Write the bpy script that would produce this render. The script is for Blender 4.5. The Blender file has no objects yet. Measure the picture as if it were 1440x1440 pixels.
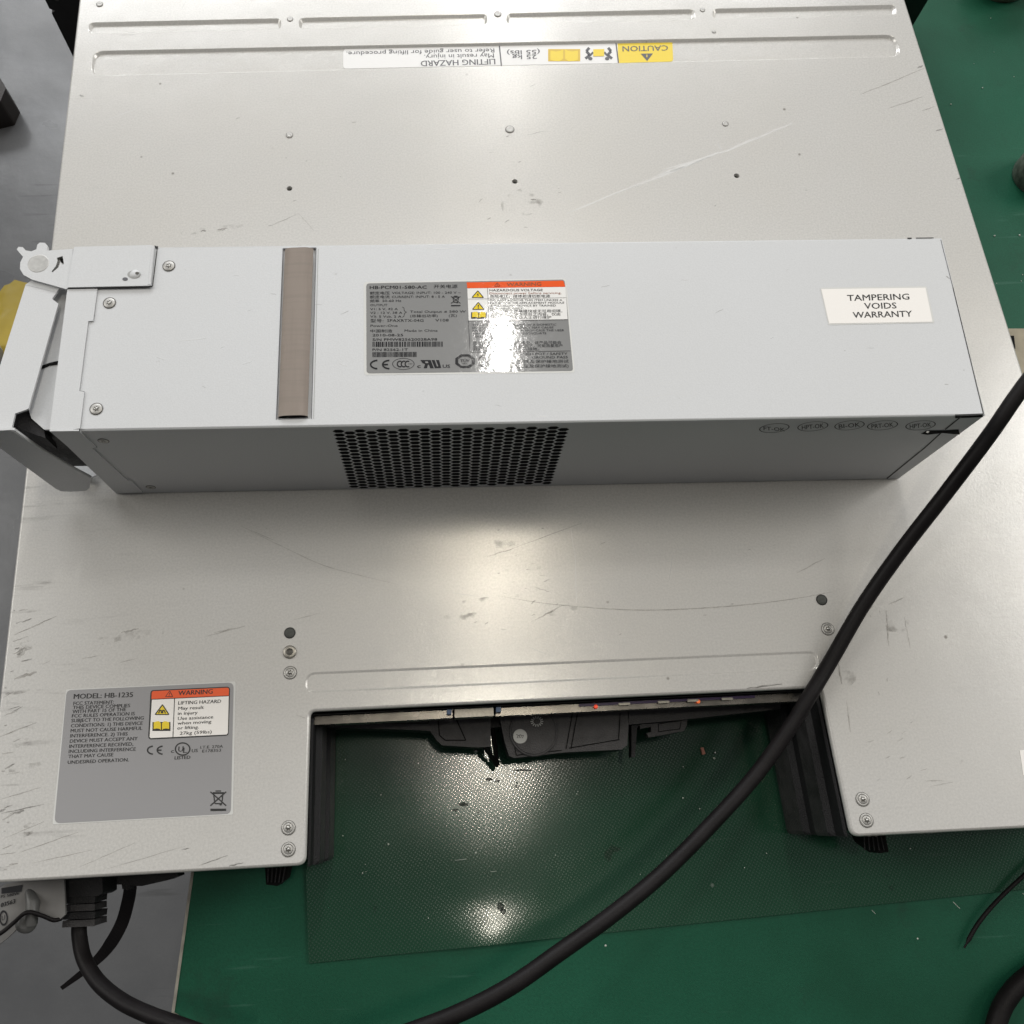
import bpy, math, random
from mathutils import Vector, Matrix, Euler
from mathutils.geometry import tessellate_polygon
random.seed(7)
C = bpy.context.scene.collection
HC = 0.060                      # top of the enclosure above the bench (m)
# ------------------------------------------------------------------ camera
CAM = Vector((-0.04777, 0.01676, 0.34993 + HC))
ROT = Euler((0.331115, -0.018205, -0.050541), 'XYZ')
FPX, PPX, PPY = 1222.14, -70.07, 0.1
RM = ROT.to_matrix()
cd = bpy.data.cameras.new('camera'); cam = bpy.data.objects.new('camera', cd); C.objects.link(cam)
cam.location = CAM; cam.rotation_euler = ROT
cd.sensor_fit = 'HORIZONTAL'; cd.sensor_width = 36; cd.lens = FPX / 1440 * 36
cd.shift_x = -PPX / 1440; cd.shift_y = PPY / 1440
cd.clip_start = 0.01; cd.clip_end = 50
bpy.context.scene.camera = cam

def ray(px, py):
    return RM @ Vector(((px - 720 - PPX) / FPX, -(py - 720 - PPY) / FPX, -1.0))
def U(px, py, z):               # measured photo point -> real point at height z
    d = ray(px, py); t = (z - CAM.z) / d.z
    return CAM + d * t
# power supply unit frame
PO = Vector((-0.1819, 0.1513, HC)); PR = -0.0234; PL, PW, PH = 0.3372, 0.0767, 0.0649
E1 = Vector((math.cos(PR), math.sin(PR), 0)); E2 = Vector((-math.sin(PR), math.cos(PR), 0)); E3 = Vector((0, 0, 1))
def L2W(u, v, w): return PO + E1 * u + E2 * v + E3 * w
def W2L(p):
    q = p - PO; return (q.dot(E1), q.dot(E2), q.z)
def front(px, py, off=0.0):     # measured point on the unit's front side
    d = ray(px, py); t = ((PO - E2 * off) - CAM).dot(E2) / d.dot(E2)
    return CAM + d * t
def ptop(px, py, off=0.0): return U(px, py, HC + PH + off)
def ctop(px, py, off=0.0): return U(px, py, HC + off)
def tab(px, py, off=0.0): return U(px, py, off)

# ------------------------------------------------------------------ materials
def mat(name, col, rough=0.5, metal=0.0, spec=0.5, bump=None, noise=None, coat=0.0, emit=None, alpha=None, streak=None):
    m = bpy.data.materials.new(name); m.use_nodes = True
    nt = m.node_tree; b = nt.nodes['Principled BSDF']
    b.inputs['Base Color'].default_value = (*col, 1); b.inputs['Roughness'].default_value = rough
    b.inputs['Metallic'].default_value = metal; b.inputs['Specular IOR Level'].default_value = spec
    b.inputs['Coat Weight'].default_value = coat
    tc = nt.nodes.new('ShaderNodeTexCoord')
    if noise:                   # (scale, amount)  colour variation
        n = nt.nodes.new('ShaderNodeTexNoise'); n.inputs['Scale'].default_value = noise[0]; n.inputs['Detail'].default_value = 6
        r = nt.nodes.new('ShaderNodeMapRange'); r.inputs[1].default_value = .25; r.inputs[2].default_value = .75
        r.inputs[3].default_value = 1 - noise[1]; r.inputs[4].default_value = 1 + noise[1]
        x = nt.nodes.new('ShaderNodeMix'); x.data_type = 'RGBA'; x.blend_type = 'MULTIPLY'; x.inputs[0].default_value = 1
        x.inputs[6].default_value = (*col, 1)
        nt.links.new(tc.outputs['Object'], n.inputs['Vector']); nt.links.new(n.outputs[0], r.inputs[0])
        nt.links.new(r.outputs[0], x.inputs[7]); nt.links.new(x.outputs[2], b.inputs['Base Color'])
        r2 = nt.nodes.new('ShaderNodeMapRange'); r2.inputs[3].default_value = max(rough - .08, 0.02); r2.inputs[4].default_value = rough + .08
        nt.links.new(n.outputs[0], r2.inputs[0]); nt.links.new(r2.outputs[0], b.inputs['Roughness'])
    if bump:                    # (scale, strength, distance)
        n = nt.nodes.new('ShaderNodeTexNoise'); n.inputs['Scale'].default_value = bump[0]; n.inputs['Detail'].default_value = 3
        p = nt.nodes.new('ShaderNodeBump'); p.inputs['Strength'].default_value = bump[1]; p.inputs['Distance'].default_value = bump[2]
        nt.links.new(tc.outputs['Object'], n.inputs['Vector']); nt.links.new(n.outputs[0], p.inputs['Height'])
        nt.links.new(p.outputs[0], b.inputs['Normal'])
    if emit:
        b.inputs['Emission Color'].default_value = (*emit[0], 1); b.inputs['Emission Strength'].default_value = emit[1]
    if alpha is not None:       # (base alpha, noise scale) broken coverage
        n = nt.nodes.new('ShaderNodeTexNoise'); n.inputs['Scale'].default_value = alpha[1]; n.inputs['Detail'].default_value = 4
        r = nt.nodes.new('ShaderNodeMapRange'); r.inputs[1].default_value, r.inputs[2].default_value = (.38, .62) if len(alpha) < 3 else (.53, .72)
        r.inputs[3].default_value = alpha[0] * .5 if len(alpha) < 3 else 0; r.inputs[4].default_value = alpha[0]
        nt.links.new(tc.outputs['Object'], n.inputs['Vector']); nt.links.new(n.outputs[0], r.inputs[0])
        nt.links.new(r.outputs[0], b.inputs['Alpha'])
    return m

class NG:                       # tiny node helper
    def __init__(s, m): s.nt = m.node_tree; s.b = s.nt.nodes['Principled BSDF']; s.tc = s.nt.nodes.new('ShaderNodeTexCoord')
    def n(s, t, **k):
        x = s.nt.nodes.new(t)
        for a, v in k.items(): setattr(x, a, v)
        return x
    def l(s, a, b): s.nt.links.new(a, b)
    def mapping(s, scale, rot=(0, 0, 0), loc=(0, 0, 0)):
        m = s.n('ShaderNodeMapping'); m.inputs['Scale'].default_value = scale; m.inputs['Rotation'].default_value = rot; m.inputs['Location'].default_value = loc
        s.l(s.tc.outputs['Object'], m.inputs['Vector']); return m.outputs[0]
    def noise(s, vec, scale, detail=4, rough=.5):
        x = s.n('ShaderNodeTexNoise'); x.inputs['Scale'].default_value = scale; x.inputs['Detail'].default_value = detail; x.inputs['Roughness'].default_value = rough
        s.l(vec, x.inputs['Vector']); return x.outputs[0]
    def rng(s, v, a, b, c=0., d=1.):
        x = s.n('ShaderNodeMapRange'); s.l(v, x.inputs[0])
        for i, q in zip((1, 2, 3, 4), (a, b, c, d)): x.inputs[i].default_value = q
        return x.outputs[0]
    def math(s, op, a, b=None):
        x = s.n('ShaderNodeMath', operation=op)
        for i, q in enumerate((a, b)):
            if q is None: continue
            if isinstance(q, (int, float)): x.inputs[i].default_value = q
            else: s.l(q, x.inputs[i])
        return x.outputs[0]
    def mix(s, f, a, b, blend='MIX'):
        x = s.n('ShaderNodeMix', data_type='RGBA', blend_type=blend)
        for i, q in ((0, f), (6, a), (7, b)):
            if isinstance(q, (int, float)): x.inputs[i].default_value = q
            elif isinstance(q, tuple): x.inputs[i].default_value = (*q, 1)
            else: s.l(q, x.inputs[i])
        return x.outputs[2]

# plated sheet steel of the enclosure: brushed grain, stains, dirty corners
def plate_material():
    m = bpy.data.materials.new('zinc_plated_steel'); m.use_nodes = True; g = NG(m)
    obj = g.tc.outputs['Object']
    col = (0.635, 0.623, 0.600)
    fine = g.noise(g.mapping((1, .5, 1)), 2600, 2); grain = g.noise(obj, 1050, 3, .7)
    cloud = g.noise(obj, 9, 5, .6)
    c = g.mix(g.rng(fine, .3, .7), tuple(q * .955 for q in col), tuple(q * 1.045 for q in col))
    c = g.mix(g.rng(cloud, .3, .72), c, (0.585, 0.56, 0.51), 'MIX'); 
    c = g.mix(.5, c, (0.640, 0.630, 0.612))
    # greasy streaks, dense near the left edge and front corner
    sx = g.n('ShaderNodeSeparateXYZ'); g.l(obj, sx.inputs[0])
    near_l = g.rng(sx.outputs[0], -.222, -.168, 1, 0)
    near_f = g.rng(sx.outputs[1], .13, .01, 0, 1)
    streak = g.noise(g.mapping((14, 170, 1), (0, 0, math.radians(-17))), 1.6, 6, .65)
    blot = g.noise(obj, 42, 5, .65)
    st = g.math('MULTIPLY', g.rng(streak, .56, .70), g.rng(blot, .42, .62))
    zone = g.math('MULTIPLY', near_l, near_f)
    c = g.mix(g.math('MULTIPLY', st, g.math('ADD', g.math('MULTIPLY', zone, .85), g.math('MULTIPLY', near_f, .06))), c, (0.10, 0.09, 0.08))
    # small scuffs everywhere
    v = g.noise(g.mapping((60, 150, 1), (0, 0, .35)), 2.2, 3, .6); w = g.noise(obj, 14, 3)
    c = g.mix(g.math('MULTIPLY', g.math('MULTIPLY', g.rng(v, .69, .76), g.rng(w, .54, .64)), .10), c, (0.17, 0.15, 0.13))
    # dark pin-pricks of dirt
    vo = g.n('ShaderNodeTexVoronoi'); vo.inputs['Scale'].default_value = 95; g.l(obj, vo.inputs['Vector'])
    dots = g.math('MULTIPLY', g.rng(vo.outputs['Distance'], .045, .09, 1, 0), g.rng(g.noise(obj, 30, 2), .57, .62))
    c = g.mix(g.math('MULTIPLY', dots, .7), c, (0.12, 0.10, 0.08))
    g.l(c, g.b.inputs['Base Color'])
    g.l(g.rng(grain, .36, .64, .15, .29), g.b.inputs['Metallic'])
    g.l(g.math('ADD', g.rng(cloud, .3, .7, .18, .22), g.rng(grain, .3, .7, -.03, .03)), g.b.inputs['Roughness'])
    g.b.inputs['Anisotropic'].default_value = 0
    bp = g.n('ShaderNodeBump'); bp.inputs['Strength'].default_value = .11; bp.inputs['Distance'].default_value = .00030
    g.l(grain, bp.inputs['Height'])
    bp2 = g.n('ShaderNodeBump'); bp2.inputs['Strength'].default_value = .06; bp2.inputs['Distance'].default_value = .004
    g.l(g.noise(obj, 22, 2), bp2.inputs['Height']); g.l(bp.outputs[0], bp2.inputs['Normal']); g.l(bp2.outputs[0], g.b.inputs['Normal'])
    return m
def psu_material():
    m = bpy.data.materials.new('satin_steel'); m.use_nodes = True; g = NG(m)
    obj = g.tc.outputs['Object']
    fine = g.noise(obj, 1800, 2); cloud = g.noise(obj, 11, 4)
    c = g.mix(g.rng(fine, .3, .7), (0.570, 0.578, 0.588), (0.620, 0.628, 0.640))
    c = g.mix(g.rng(cloud, .35, .7, 0, .25), c, (0.55, 0.552, 0.55))
    v = g.noise(g.mapping((80, 80, 80)), 2.2, 3, .6)
    c = g.mix(g.rng(v, .74, .80, 0, .4), c, (0.2, 0.19, 0.17))
    g.l(c, g.b.inputs['Base Color']); g.b.inputs['Metallic'].default_value = .08; g.b.inputs['Specular IOR Level'].default_value = .3
    g.l(g.rng(cloud, .3, .7, .50, .58), g.b.inputs['Roughness'])
    bp = g.n('ShaderNodeBump'); bp.inputs['Strength'].default_value = .10; bp.inputs['Distance'].default_value = .0003
    g.l(fine, bp.inputs['Height']); g.l(bp.outputs[0], g.b.inputs['Normal'])
    return m
def green_material():
    m = bpy.data.materials.new('green_bench_mat'); m.use_nodes = True; g = NG(m)
    obj = g.tc.outputs['Object']
    c = g.mix(g.rng(g.noise(obj, 9, 7, .65), .3, .7), (0.006, 0.062, 0.032), (0.012, 0.102, 0.057))
    c = g.mix(g.rng(g.noise(obj, 900, 2), .35, .7, 0, .35), c, (0.005, 0.050, 0.028))
    vo = g.n('ShaderNodeTexVoronoi'); vo.inputs['Scale'].default_value = 26; g.l(obj, vo.inputs['Vector'])
    d = g.math('MULTIPLY', g.rng(vo.outputs['Distance'], .03, .06, 1, 0), g.rng(g.noise(obj, 31, 1), .5, .56))
    c = g.mix(g.math('MULTIPLY', d, .5), c, (0.35, 0.42, 0.38))
    s = g.noise(g.mapping((12, 150, 1), (0, 0, .5)), 2, 3)
    c = g.mix(g.rng(s, .68, .76, 0, .18), c, (0.10, 0.22, 0.17))
    c = g.mix(g.rng(g.noise(obj, 24, 5, .7), .60, .72, 0, .55), c, (0.012, 0.045, 0.028))
    g.l(c, g.b.inputs['Base Color']); g.l(g.rng(g.noise(obj, 12, 4), .3, .7, .40, .56), g.b.inputs['Roughness'])
    g.b.inputs['Specular IOR Level'].default_value = .2
    bp = g.n('ShaderNodeBump'); bp.inputs['Strength'].default_value = .15; bp.inputs['Distance'].default_value = .0004
    g.l(g.noise(obj, 1500, 2), bp.inputs['Height']); g.l(bp.outputs[0], g.b.inputs['Normal'])
    return m
def sheet_material():           # translucent woven glass-fibre sheet
    m = bpy.data.materials.new('woven_fibre_sheet'); m.use_nodes = True; g = NG(m)
    obj = g.tc.outputs['Object']
    def wave(rot):
        w = g.n('ShaderNodeTexWave', wave_type='BANDS', bands_direction='X'); w.inputs['Scale'].default_value = 245
        g.l(g.mapping((1, 1, 1), (0, 0, rot)), w.inputs['Vector']); return w.outputs['Fac']
    h = g.math('MULTIPLY', wave(math.radians(33)), wave(math.radians(-52)))
    c = g.mix(g.rng(g.noise(obj, 6, 6, .62), .3, .7), (0.011, 0.056, 0.029), (0.022, 0.082, 0.046))
    c = g.mix(g.rng(h, 0, 1, 0, .04), c, (0.04, 0.085, 0.06))
    vo = g.n('ShaderNodeTexVoronoi'); vo.inputs['Scale'].default_value = 48; g.l(obj, vo.inputs['Vector'])
    d = g.math('MULTIPLY', g.rng(vo.outputs['Distance'], .03, .055, 1, 0), g.rng(g.noise(obj, 37, 1), .52, .57))
    c = g.mix(g.math('MULTIPLY', d, .55), c, (0.30, 0.34, 0.30))
    s = g.noise(g.mapping((10, 160, 1), (0, 0, .12)), 2, 3)
    c = g.mix(g.rng(s, .66, .75, 0, .25), c, (0.10, 0.15, 0.12))
    ink = g.math('MULTIPLY', g.rng(g.noise(obj, 60, 3), .68, .71), 1)
    c = g.mix(g.math('MULTIPLY', ink, .6), c, (0.008, 0.02, 0.012))
    g.l(c, g.b.inputs['Base Color']); g.b.inputs['Roughness'].default_value = .27
    g.l(g.rng(g.noise(obj, 16, 4), .3, .7, .14, .19), g.b.inputs['Roughness'])
    g.b.inputs['Alpha'].default_value = .80
    fleck = g.noise(obj, 60, 2); pk = g.math('MULTIPLY', g.rng(h, .22, .80), g.rng(fleck, .3, .7, .8, 1)); g.b.inputs['IOR'].default_value = 1.7
    g.l(c, g.b.inputs['Base Color'])
    g.l(g.math('ADD', g.math('MULTIPLY', pk, .62), .22), g.b.inputs['Specular IOR Level'])
    bp = g.n('ShaderNodeBump'); bp.inputs['Strength'].default_value = .07; bp.inputs['Distance'].default_value = .00010
    g.l(h, bp.inputs['Height'])
    g.l(bp.outputs[0], g.b.inputs['Normal'])
    return m
def floor_material():
    m = bpy.data.materials.new('grey_floor_paint'); m.use_nodes = True; g = NG(m)
    obj = g.tc.outputs['Object']
    c = g.mix(g.rng(g.noise(obj, 3.5, 8, .62), .3, .7), (0.088, 0.090, 0.094), (0.155, 0.156, 0.158))
    c = g.mix(g.rng(g.noise(g.mapping((5, 60, 1), (0, 0, .9)), 1.5, 4), .66, .74, 0, .5), c, (0.05, 0.05, 0.05))
    c = g.mix(g.rng(g.noise(obj, 500, 2), .3, .7, 0, .3), c, (0.09, 0.09, 0.095))
    g.l(c, g.b.inputs['Base Color']); g.l(g.rng(g.noise(obj, 5, 5), .3, .7, .24, .40), g.b.inputs['Roughness'])
    bp = g.n('ShaderNodeBump'); bp.inputs['Strength'].default_value = .2; bp.inputs['Distance'].default_value = .006
    g.l(g.noise(obj, 14, 4), bp.inputs['Height']); g.l(bp.outputs[0], g.b.inputs['Normal'])
    return m
def label_mat(name, col, rough=.07, b=.05):
    return mat(name, col, rough, 0, .5, bump=(380, b, .0006))
def weave_material():
    m = bpy.data.materials.new('conductive_fabric'); m.use_nodes = True; g = NG(m)
    obj = g.tc.outputs['Object']
    w1 = g.n('ShaderNodeTexWave', bands_direction='X'); w1.inputs['Scale'].default_value = 900; w1.inputs['Distortion'].default_value = 2.5; g.l(obj, w1.inputs['Vector'])
    w2 = g.n('ShaderNodeTexWave', bands_direction='Y'); w2.inputs['Scale'].default_value = 900; w2.inputs['Distortion'].default_value = 2.5; g.l(obj, w2.inputs['Vector'])
    f = g.math('MULTIPLY', w1.outputs['Fac'], w2.outputs['Fac'])
    c = g.mix(g.rng(f, 0, 1), (0.235, 0.195, 0.165), (0.30, 0.255, 0.22))
    c = g.mix(g.rng(g.noise(g.mapping((400, 25, 1)), 1, 3), .45, .7, 0, .35), c, (0.19, 0.155, 0.13))
    c = g.mix(g.rng(g.noise(g.mapping((25, 500, 1)), 1, 3), .5, .7, 0, .35), c, (0.18, 0.15, 0.13))
    g.l(c, g.b.inputs['Base Color']); g.b.inputs['Roughness'].default_value = .5; g.b.inputs['Metallic'].default_value = .25
    bp = g.n('ShaderNodeBump'); bp.inputs['Strength'].default_value = .4; bp.inputs['Distance'].default_value = .0003
    g.l(f, bp.inputs['Height']); g.l(bp.outputs[0], g.b.inputs['Normal'])
    return m

M = dict(
    plate=plate_material(), psu=psu_material(), green=green_material(), sheet=sheet_material(), floor=floor_material(), weave=weave_material(),
    psudark=mat('satin_steel_edge', (.33, .33, .32), .5, .3),
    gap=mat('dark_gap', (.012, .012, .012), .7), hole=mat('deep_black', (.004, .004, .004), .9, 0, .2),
    inner=mat('dark_interior', (.003, .003, .004), .55, 0, .4, noise=(300, .6)),
    black=mat('black_moulded_plastic', (.014, .0135, .0145), .5, 0, .3, bump=(2200, .55, .0005)),
    black2=mat('worn_black_plastic', (.034, .032, .033), .45, 0, .4, bump=(1400, .5, .0005), noise=(160, .4)),
    rubber=mat('black_cable_rubber', (.0085, .0072, .0076), .5, 0, .16, bump=(700, .12, .0006), noise=(90, .35)),
    ear=mat('black_painted_steel', (.014, .013, .013), .45, 0, .4, noise=(200, .3)),
    pivot=mat('turned_pin', (.47, .465, .45), .45, .3, noise=(700, .12)), steel=mat('bright_steel', (.60, .59, .56), .28, .85, .5, noise=(400, .15)),
    steeld=mat('dull_steel', (.36, .34, .30), .42, .8, .5, noise=(900, .25)),
    torx=mat('screw_recess', (.10, .095, .085), .5, .5),
    rivet=mat('zinc_rivet', (.43, .42, .40), .42, .4, noise=(900, .15)),
    ring=mat('rivet_shadow_ring', (.20, .19, .18), .6, .2),
    disc=mat('grey_plug', (.055, .058, .052), .6, noise=(900, .3)),
    lgrey=label_mat('silver_label', (.245, .245, .243)), lgrey2=label_mat('grey_label', (.30, .295, .30), .35, .05), 
    lwhite=label_mat('white_label', (.80, .79, .77)), lwhite2=mat('white_paper_label', (.84, .81, .775), .5), lwhite3=label_mat('white_vinyl', (.78, .77, .76), .35, .05),
    ledge=mat('clear_label_margin', (.62, .62, .60), .3),
    ink=label_mat('black_print', (.025, .025, .027)), inkg=mat('grey_print', (.022, .022, .022), .5), inkv=mat('dark_vinyl_print', (.10, .10, .11), .5),
    red=label_mat('orange_print', (.80, .105, .022)), red2=mat('orange_vinyl', (.78, .11, .03), .4), brown=label_mat('brown_print', (.30, .10, .05)),
    yel=label_mat('yellow_print', (.78, .58, .02)), yel2=mat('yellow_vinyl', (.80, .60, .035), .4), yel3=mat('faded_yellow_vinyl', (.66, .45, .05), .45),
    stamp=mat('ink_stamp', (.010, .010, .012), .6),
    scl=mat('light_scratch', (.90, .90, .89), .3, .1, alpha=(.66, 22)), scd=mat('dark_scratch', (.20, .18, .15), .6, alpha=(.36, 220)), scb=mat('black_scuff', (.08, .07, .06), .6, alpha=(.5, 420)),
    smudge=mat('soft_dirt', (.16, .145, .12), .6, alpha=(.34, 210, 0)), dent=mat('soft_rub_mark', (.70, .70, .69), .3, .4, alpha=(.35, 160)),
    edge=mat('pale_trim', (.30, .28, .24), .5, noise=(200, .3)), strip=mat('panel_lip_steel', (.19, .175, .155), .26, .8, .5, noise=(120, .4)), pcb=mat('violet_circuit_board', (.05, .02, .10), .35), 
    led=mat('red_lamp', (.8, .1, .05), .3, emit=((1, .09, .04), .55)), led2=mat('amber_lamp', (.8, .25, .05), .3, emit=((1, .16, .05), .5)),
    blue=mat('blue_tab', (.02, .05, .11), .4), greym=mat('grey_moulding', (.09, .09, .088), .45, noise=(120, .3)),
    greyp=mat('grey_module_plate', (.17, .165, .16), .5, noise=(80, .2)),
    cup=mat('murky_grey_plastic', (.11, .12, .10), .35, noise=(260, .6), bump=(200, .4, .002)), olive=mat('olive_lid', (.16, .15, .10), .5, noise=(200, .4)),
    beige=mat('beige_plastic', (.30, .26, .18), .45, noise=(150, .2)), bag=mat('yellow_film', (.36, .26, .018), .45, bump=(14, .35, .008), noise=(12, .25)),
    paper=mat('white_scrap', (.45, .43, .38), .6), brownd=mat('dark_brown_wood', (.02, .015, .012), .5),
    badge=mat('pale_print', (.40, .40, .38), .5), stain=mat('dark_stain', (.006, .016, .010), .6, alpha=(.8, 500)), copper=mat('copper_red_scrap', (.42, .16, .11), .5), speck=mat('pale_crumb', (.55, .58, .52), .6),
    spark=mat('bright_metal_chip', (.75, .75, .72), .2, .9),
)

# ------------------------------------------------------------------ mesh builder
class MB:
    def __init__(s): s.v = []; s.f = []; s.m = []; s.sm = []; s.mats = []
    def mi(s, k):
        m = M[k]
        if m not in s.mats: s.mats.append(m)
        return s.mats.index(m)
    def add(s, vs, fs, k, smooth=False):
        o = len(s.v); s.v += [tuple(p) for p in vs]; i = s.mi(k)
        for f in fs: s.f.append([o + a for a in f]); s.m.append(i); s.sm.append(smooth)
    def poly(s, pts, k): s.add(pts, [list(range(len(pts)))], k)
    def region(s, loops, k):            # flat area with holes (first loop is the outline)
        flat = [p for l in loops for p in l]
        tris = tessellate_polygon([[Vector(p) for p in l] for l in loops])
        s.add(flat, [list(t) for t in tris], k)
    def walls(s, loop, d, k, smooth=False, closed=True):
        n = len(loop); vs = [Vector(p) for p in loop] + [Vector(p) + Vector(d) for p in loop]
        s.add(vs, [[i, (i + 1) % n, n + (i + 1) % n, n + i] for i in range(n if closed else n - 1)], k, smooth)
    def slab(s, loop, d, k, kside=None):
        s.region([loop], k); s.walls(loop, d, kside or k); s.region([[Vector(p) + Vector(d) for p in loop]], kside or k)
    def rings(s, loops, k, smooth=True, closed=True):
        n = len(loops[0]); vs = [p for l in loops for p in l]; fs = []
        for j in range(len(loops) - 1):
            for i in range(n if closed else n - 1):
                fs.append([j * n + i, j * n + (i + 1) % n, (j + 1) * n + (i + 1) % n, (j + 1) * n + i])
        s.add(vs, fs, k, smooth)
    def box(s, a, b, k, fn=None):       # corners, fn maps local to world
        fn = fn or (lambda x, y, z: (x, y, z))
        P = [fn(x, y, z) for z in (a[2], b[2]) for x, y in ((a[0], a[1]), (b[0], a[1]), (b[0], b[1]), (a[0], b[1]))]
        s.add(P, [[0, 3, 2, 1], [4, 5, 6, 7], [0, 1, 5, 4], [1, 2, 6, 5], [2, 3, 7, 6], [3, 0, 4, 7]], k)
    def tube(s, path, r, k, n=16, cap=True):
        path = [Vector(p) for p in path]; R = r if isinstance(r, (list, tuple)) else [r] * len(path)
        t0 = (path[1] - path[0]).normalized(); up = Vector((0, 0, 1)) if abs(t0.z) < .9 else Vector((1, 0, 0))
        a = t0.cross(up).normalized(); loops = []
        for i, p in enumerate(path):
            t = (path[min(i + 1, len(path) - 1)] - path[max(i - 1, 0)]).normalized()
            a = (a - t * a.dot(t)).normalized(); b = t.cross(a)
            loops.append([p + (a * math.cos(q) + b * math.sin(q)) * R[i] for q in [2 * math.pi * j / n for j in range(n)]])
        s.rings(loops, k, True)
        if cap: s.poly(loops[0][::-1], k); s.poly(loops[-1], k)
    def lathe(s, c, prof, k, n=24, ax=(Vector((1, 0, 0)), Vector((0, 1, 0)), Vector((0, 0, 1))), smooth=True, capend=True):
        c = Vector(c); loops = [[c + (ax[0] * math.cos(2 * math.pi * j / n) + ax[1] * math.sin(2 * math.pi * j / n)) * r + ax[2] * z for j in range(n)] for r, z in prof]
        s.rings(loops, k, smooth)
        if capend: s.poly(loops[-1], k)

def tag(o, label=None, cat=None, group=None, kind=None):
    if label: o['label'] = label
    if cat: o['category'] = cat
    if group: o['group'] = group
    if kind: o['kind'] = kind
    return o
def empty(name, loc, label, cat, rz=0):
    o = bpy.data.objects.new(name, None); C.objects.link(o); o.location = loc; o.rotation_euler = (0, 0, rz); o.empty_display_size = .02
    o.matrix_basis = Matrix.Translation(loc) @ Matrix.Rotation(rz, 4, 'Z')
    return tag(o, label, cat)
def circ(c, rx, ry=None, n=24, z=None, a0=0):
    ry = ry or rx; return [(c[0] + rx * math.cos(a0 + 2 * math.pi * i / n), c[1] + ry * math.sin(a0 + 2 * math.pi * i / n)) for i in range(n)]
def rrect(x0, y0, x1, y1, r, n=6):
    out = []
    for cx, cy, a in ((x1 - r, y0 + r, -90), (x1 - r, y1 - r, 0), (x0 + r, y1 - r, 90), (x0 + r, y0 + r, 180)):
        out += [(cx + r * math.cos(math.radians(a + 90 * i / n)), cy + r * math.sin(math.radians(a + 90 * i / n))) for i in range(n + 1)]
    return out
def roundpoly(pts, rad, n=6):           # rounded corners; rad: one radius per corner
    out = []; N = len(pts)
    for i, p in enumerate(pts):
        p = Vector(p); a = Vector(pts[i - 1]) - p; b = Vector(pts[(i + 1) % N]) - p; r = rad[i] if isinstance(rad, (list, tuple)) else rad
        if r <= 0: out.append(tuple(p)); continue
        ang = a.angle(b); t = min(r / math.tan(ang / 2), a.length * .49, b.length * .49)
        A = p + a.normalized() * t; B = p + b.normalized() * t
        for j in range(n + 1):
            q = j / n; out.append(tuple(A * (1 - q) ** 2 + p * 2 * q * (1 - q) + B * q * q))
    return out
def offset(poly, d):                    # positive d grows a CCW outline
    n = len(poly); out = []
    for i in range(n):
        p0, p, p1 = Vector(poly[i - 1][:2]), Vector(poly[i][:2]), Vector(poly[(i + 1) % n][:2])
        e0 = (p - p0); e1 = (p1 - p)
        e0 = e0.normalized() if e0.length > 1e-9 else e1.normalized(); e1 = e1.normalized() if e1.length > 1e-9 else e0
        n0 = Vector((e0.y, -e0.x)); n1 = Vector((e1.y, -e1.x)); b = n0 + n1
        k = 2 / max(b.length_squared, .5)
        out.append((p.x + b.x * d * k, p.y + b.y * d * k))
    return out
def z3(poly, z): return [(p[0], p[1], z) for p in poly]

# ------------------------------------------------------------------ printing (letters become flat faces of the label's mesh)
_tc = {}
def glyphs(body, bold=0.0, res=2):
    key = (body, bold)
    if key in _tc: return _tc[key]
    cu = bpy.data.curves.new('print', 'FONT'); cu.body = body; cu.size = 1; cu.resolution_u = res; cu.offset = bold
    o = bpy.data.objects.new('print', cu); C.objects.link(o)
    dg = bpy.context.evaluated_depsgraph_get(); dg.update()
    me = bpy.data.meshes.new_from_object(o.evaluated_get(dg))
    vs = [tuple(v.co) for v in me.vertices]; fs = [list(p.vertices) for p in me.polygons]
    bpy.data.objects.remove(o); bpy.data.curves.remove(cu); bpy.data.meshes.remove(me)
    _tc[key] = (vs, fs); return _tc[key]
CAPH = max(v[1] for v in glyphs('H')[0]); CJKH = max(v[1] for v in glyphs('国')[0])
def text(mb, fn, body, x0, y0, x1, y1, h, k, lean=0.0, bold=0.0, off=.00022, cjk=False, flip=False):
    """baseline from (x0,y0) to (x1,y1) in photo points, cap height h; the surface function puts it on the real face"""
    if bold > .005:                 # double strike gives the heavier weight
        sh_ = h * bold * .9 / CAPH * .73; kw = dict(lean=lean, cjk=cjk, flip=flip)
        L_ = math.hypot(x1 - x0, y1 - y0) or 1; ux, uy = (x1 - x0) / L_ * sh_, (y1 - y0) / L_ * sh_
        text(mb, fn, body, x0 - ux, y0 - uy, x1 - ux, y1 - uy, h, k, off=off, **kw)
        text(mb, fn, body, x0 + ux, y0 + uy, x1 + ux, y1 + uy, h, k, off=off + .00002, **kw); return
    vs, fs = glyphs(body, 0.0)
    if not vs: return
    a = min(v[0] for v in vs); b = max(v[0] for v in vs); ch = CJKH if cjk else CAPH; sg = -1 if flip else 1
    P = []
    for v in vs:
        t = (v[0] - a) / (b - a); q = v[1] / ch * h * sg
        P.append(fn(x0 + (x1 - x0) * t + lean * q, y0 + (y1 - y0) * t - q, off))
    mb.add(P, fs, k)
def shape(mb, fn, pts, k, off=.00018): mb.region([[fn(x, y, off) for x, y in pts]], k)
def frame(mb, fn, outer, inner, k, off=.00018): mb.region([[fn(x, y, off) for x, y in outer], [fn(x, y, off) for x, y in inner]], k)
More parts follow.
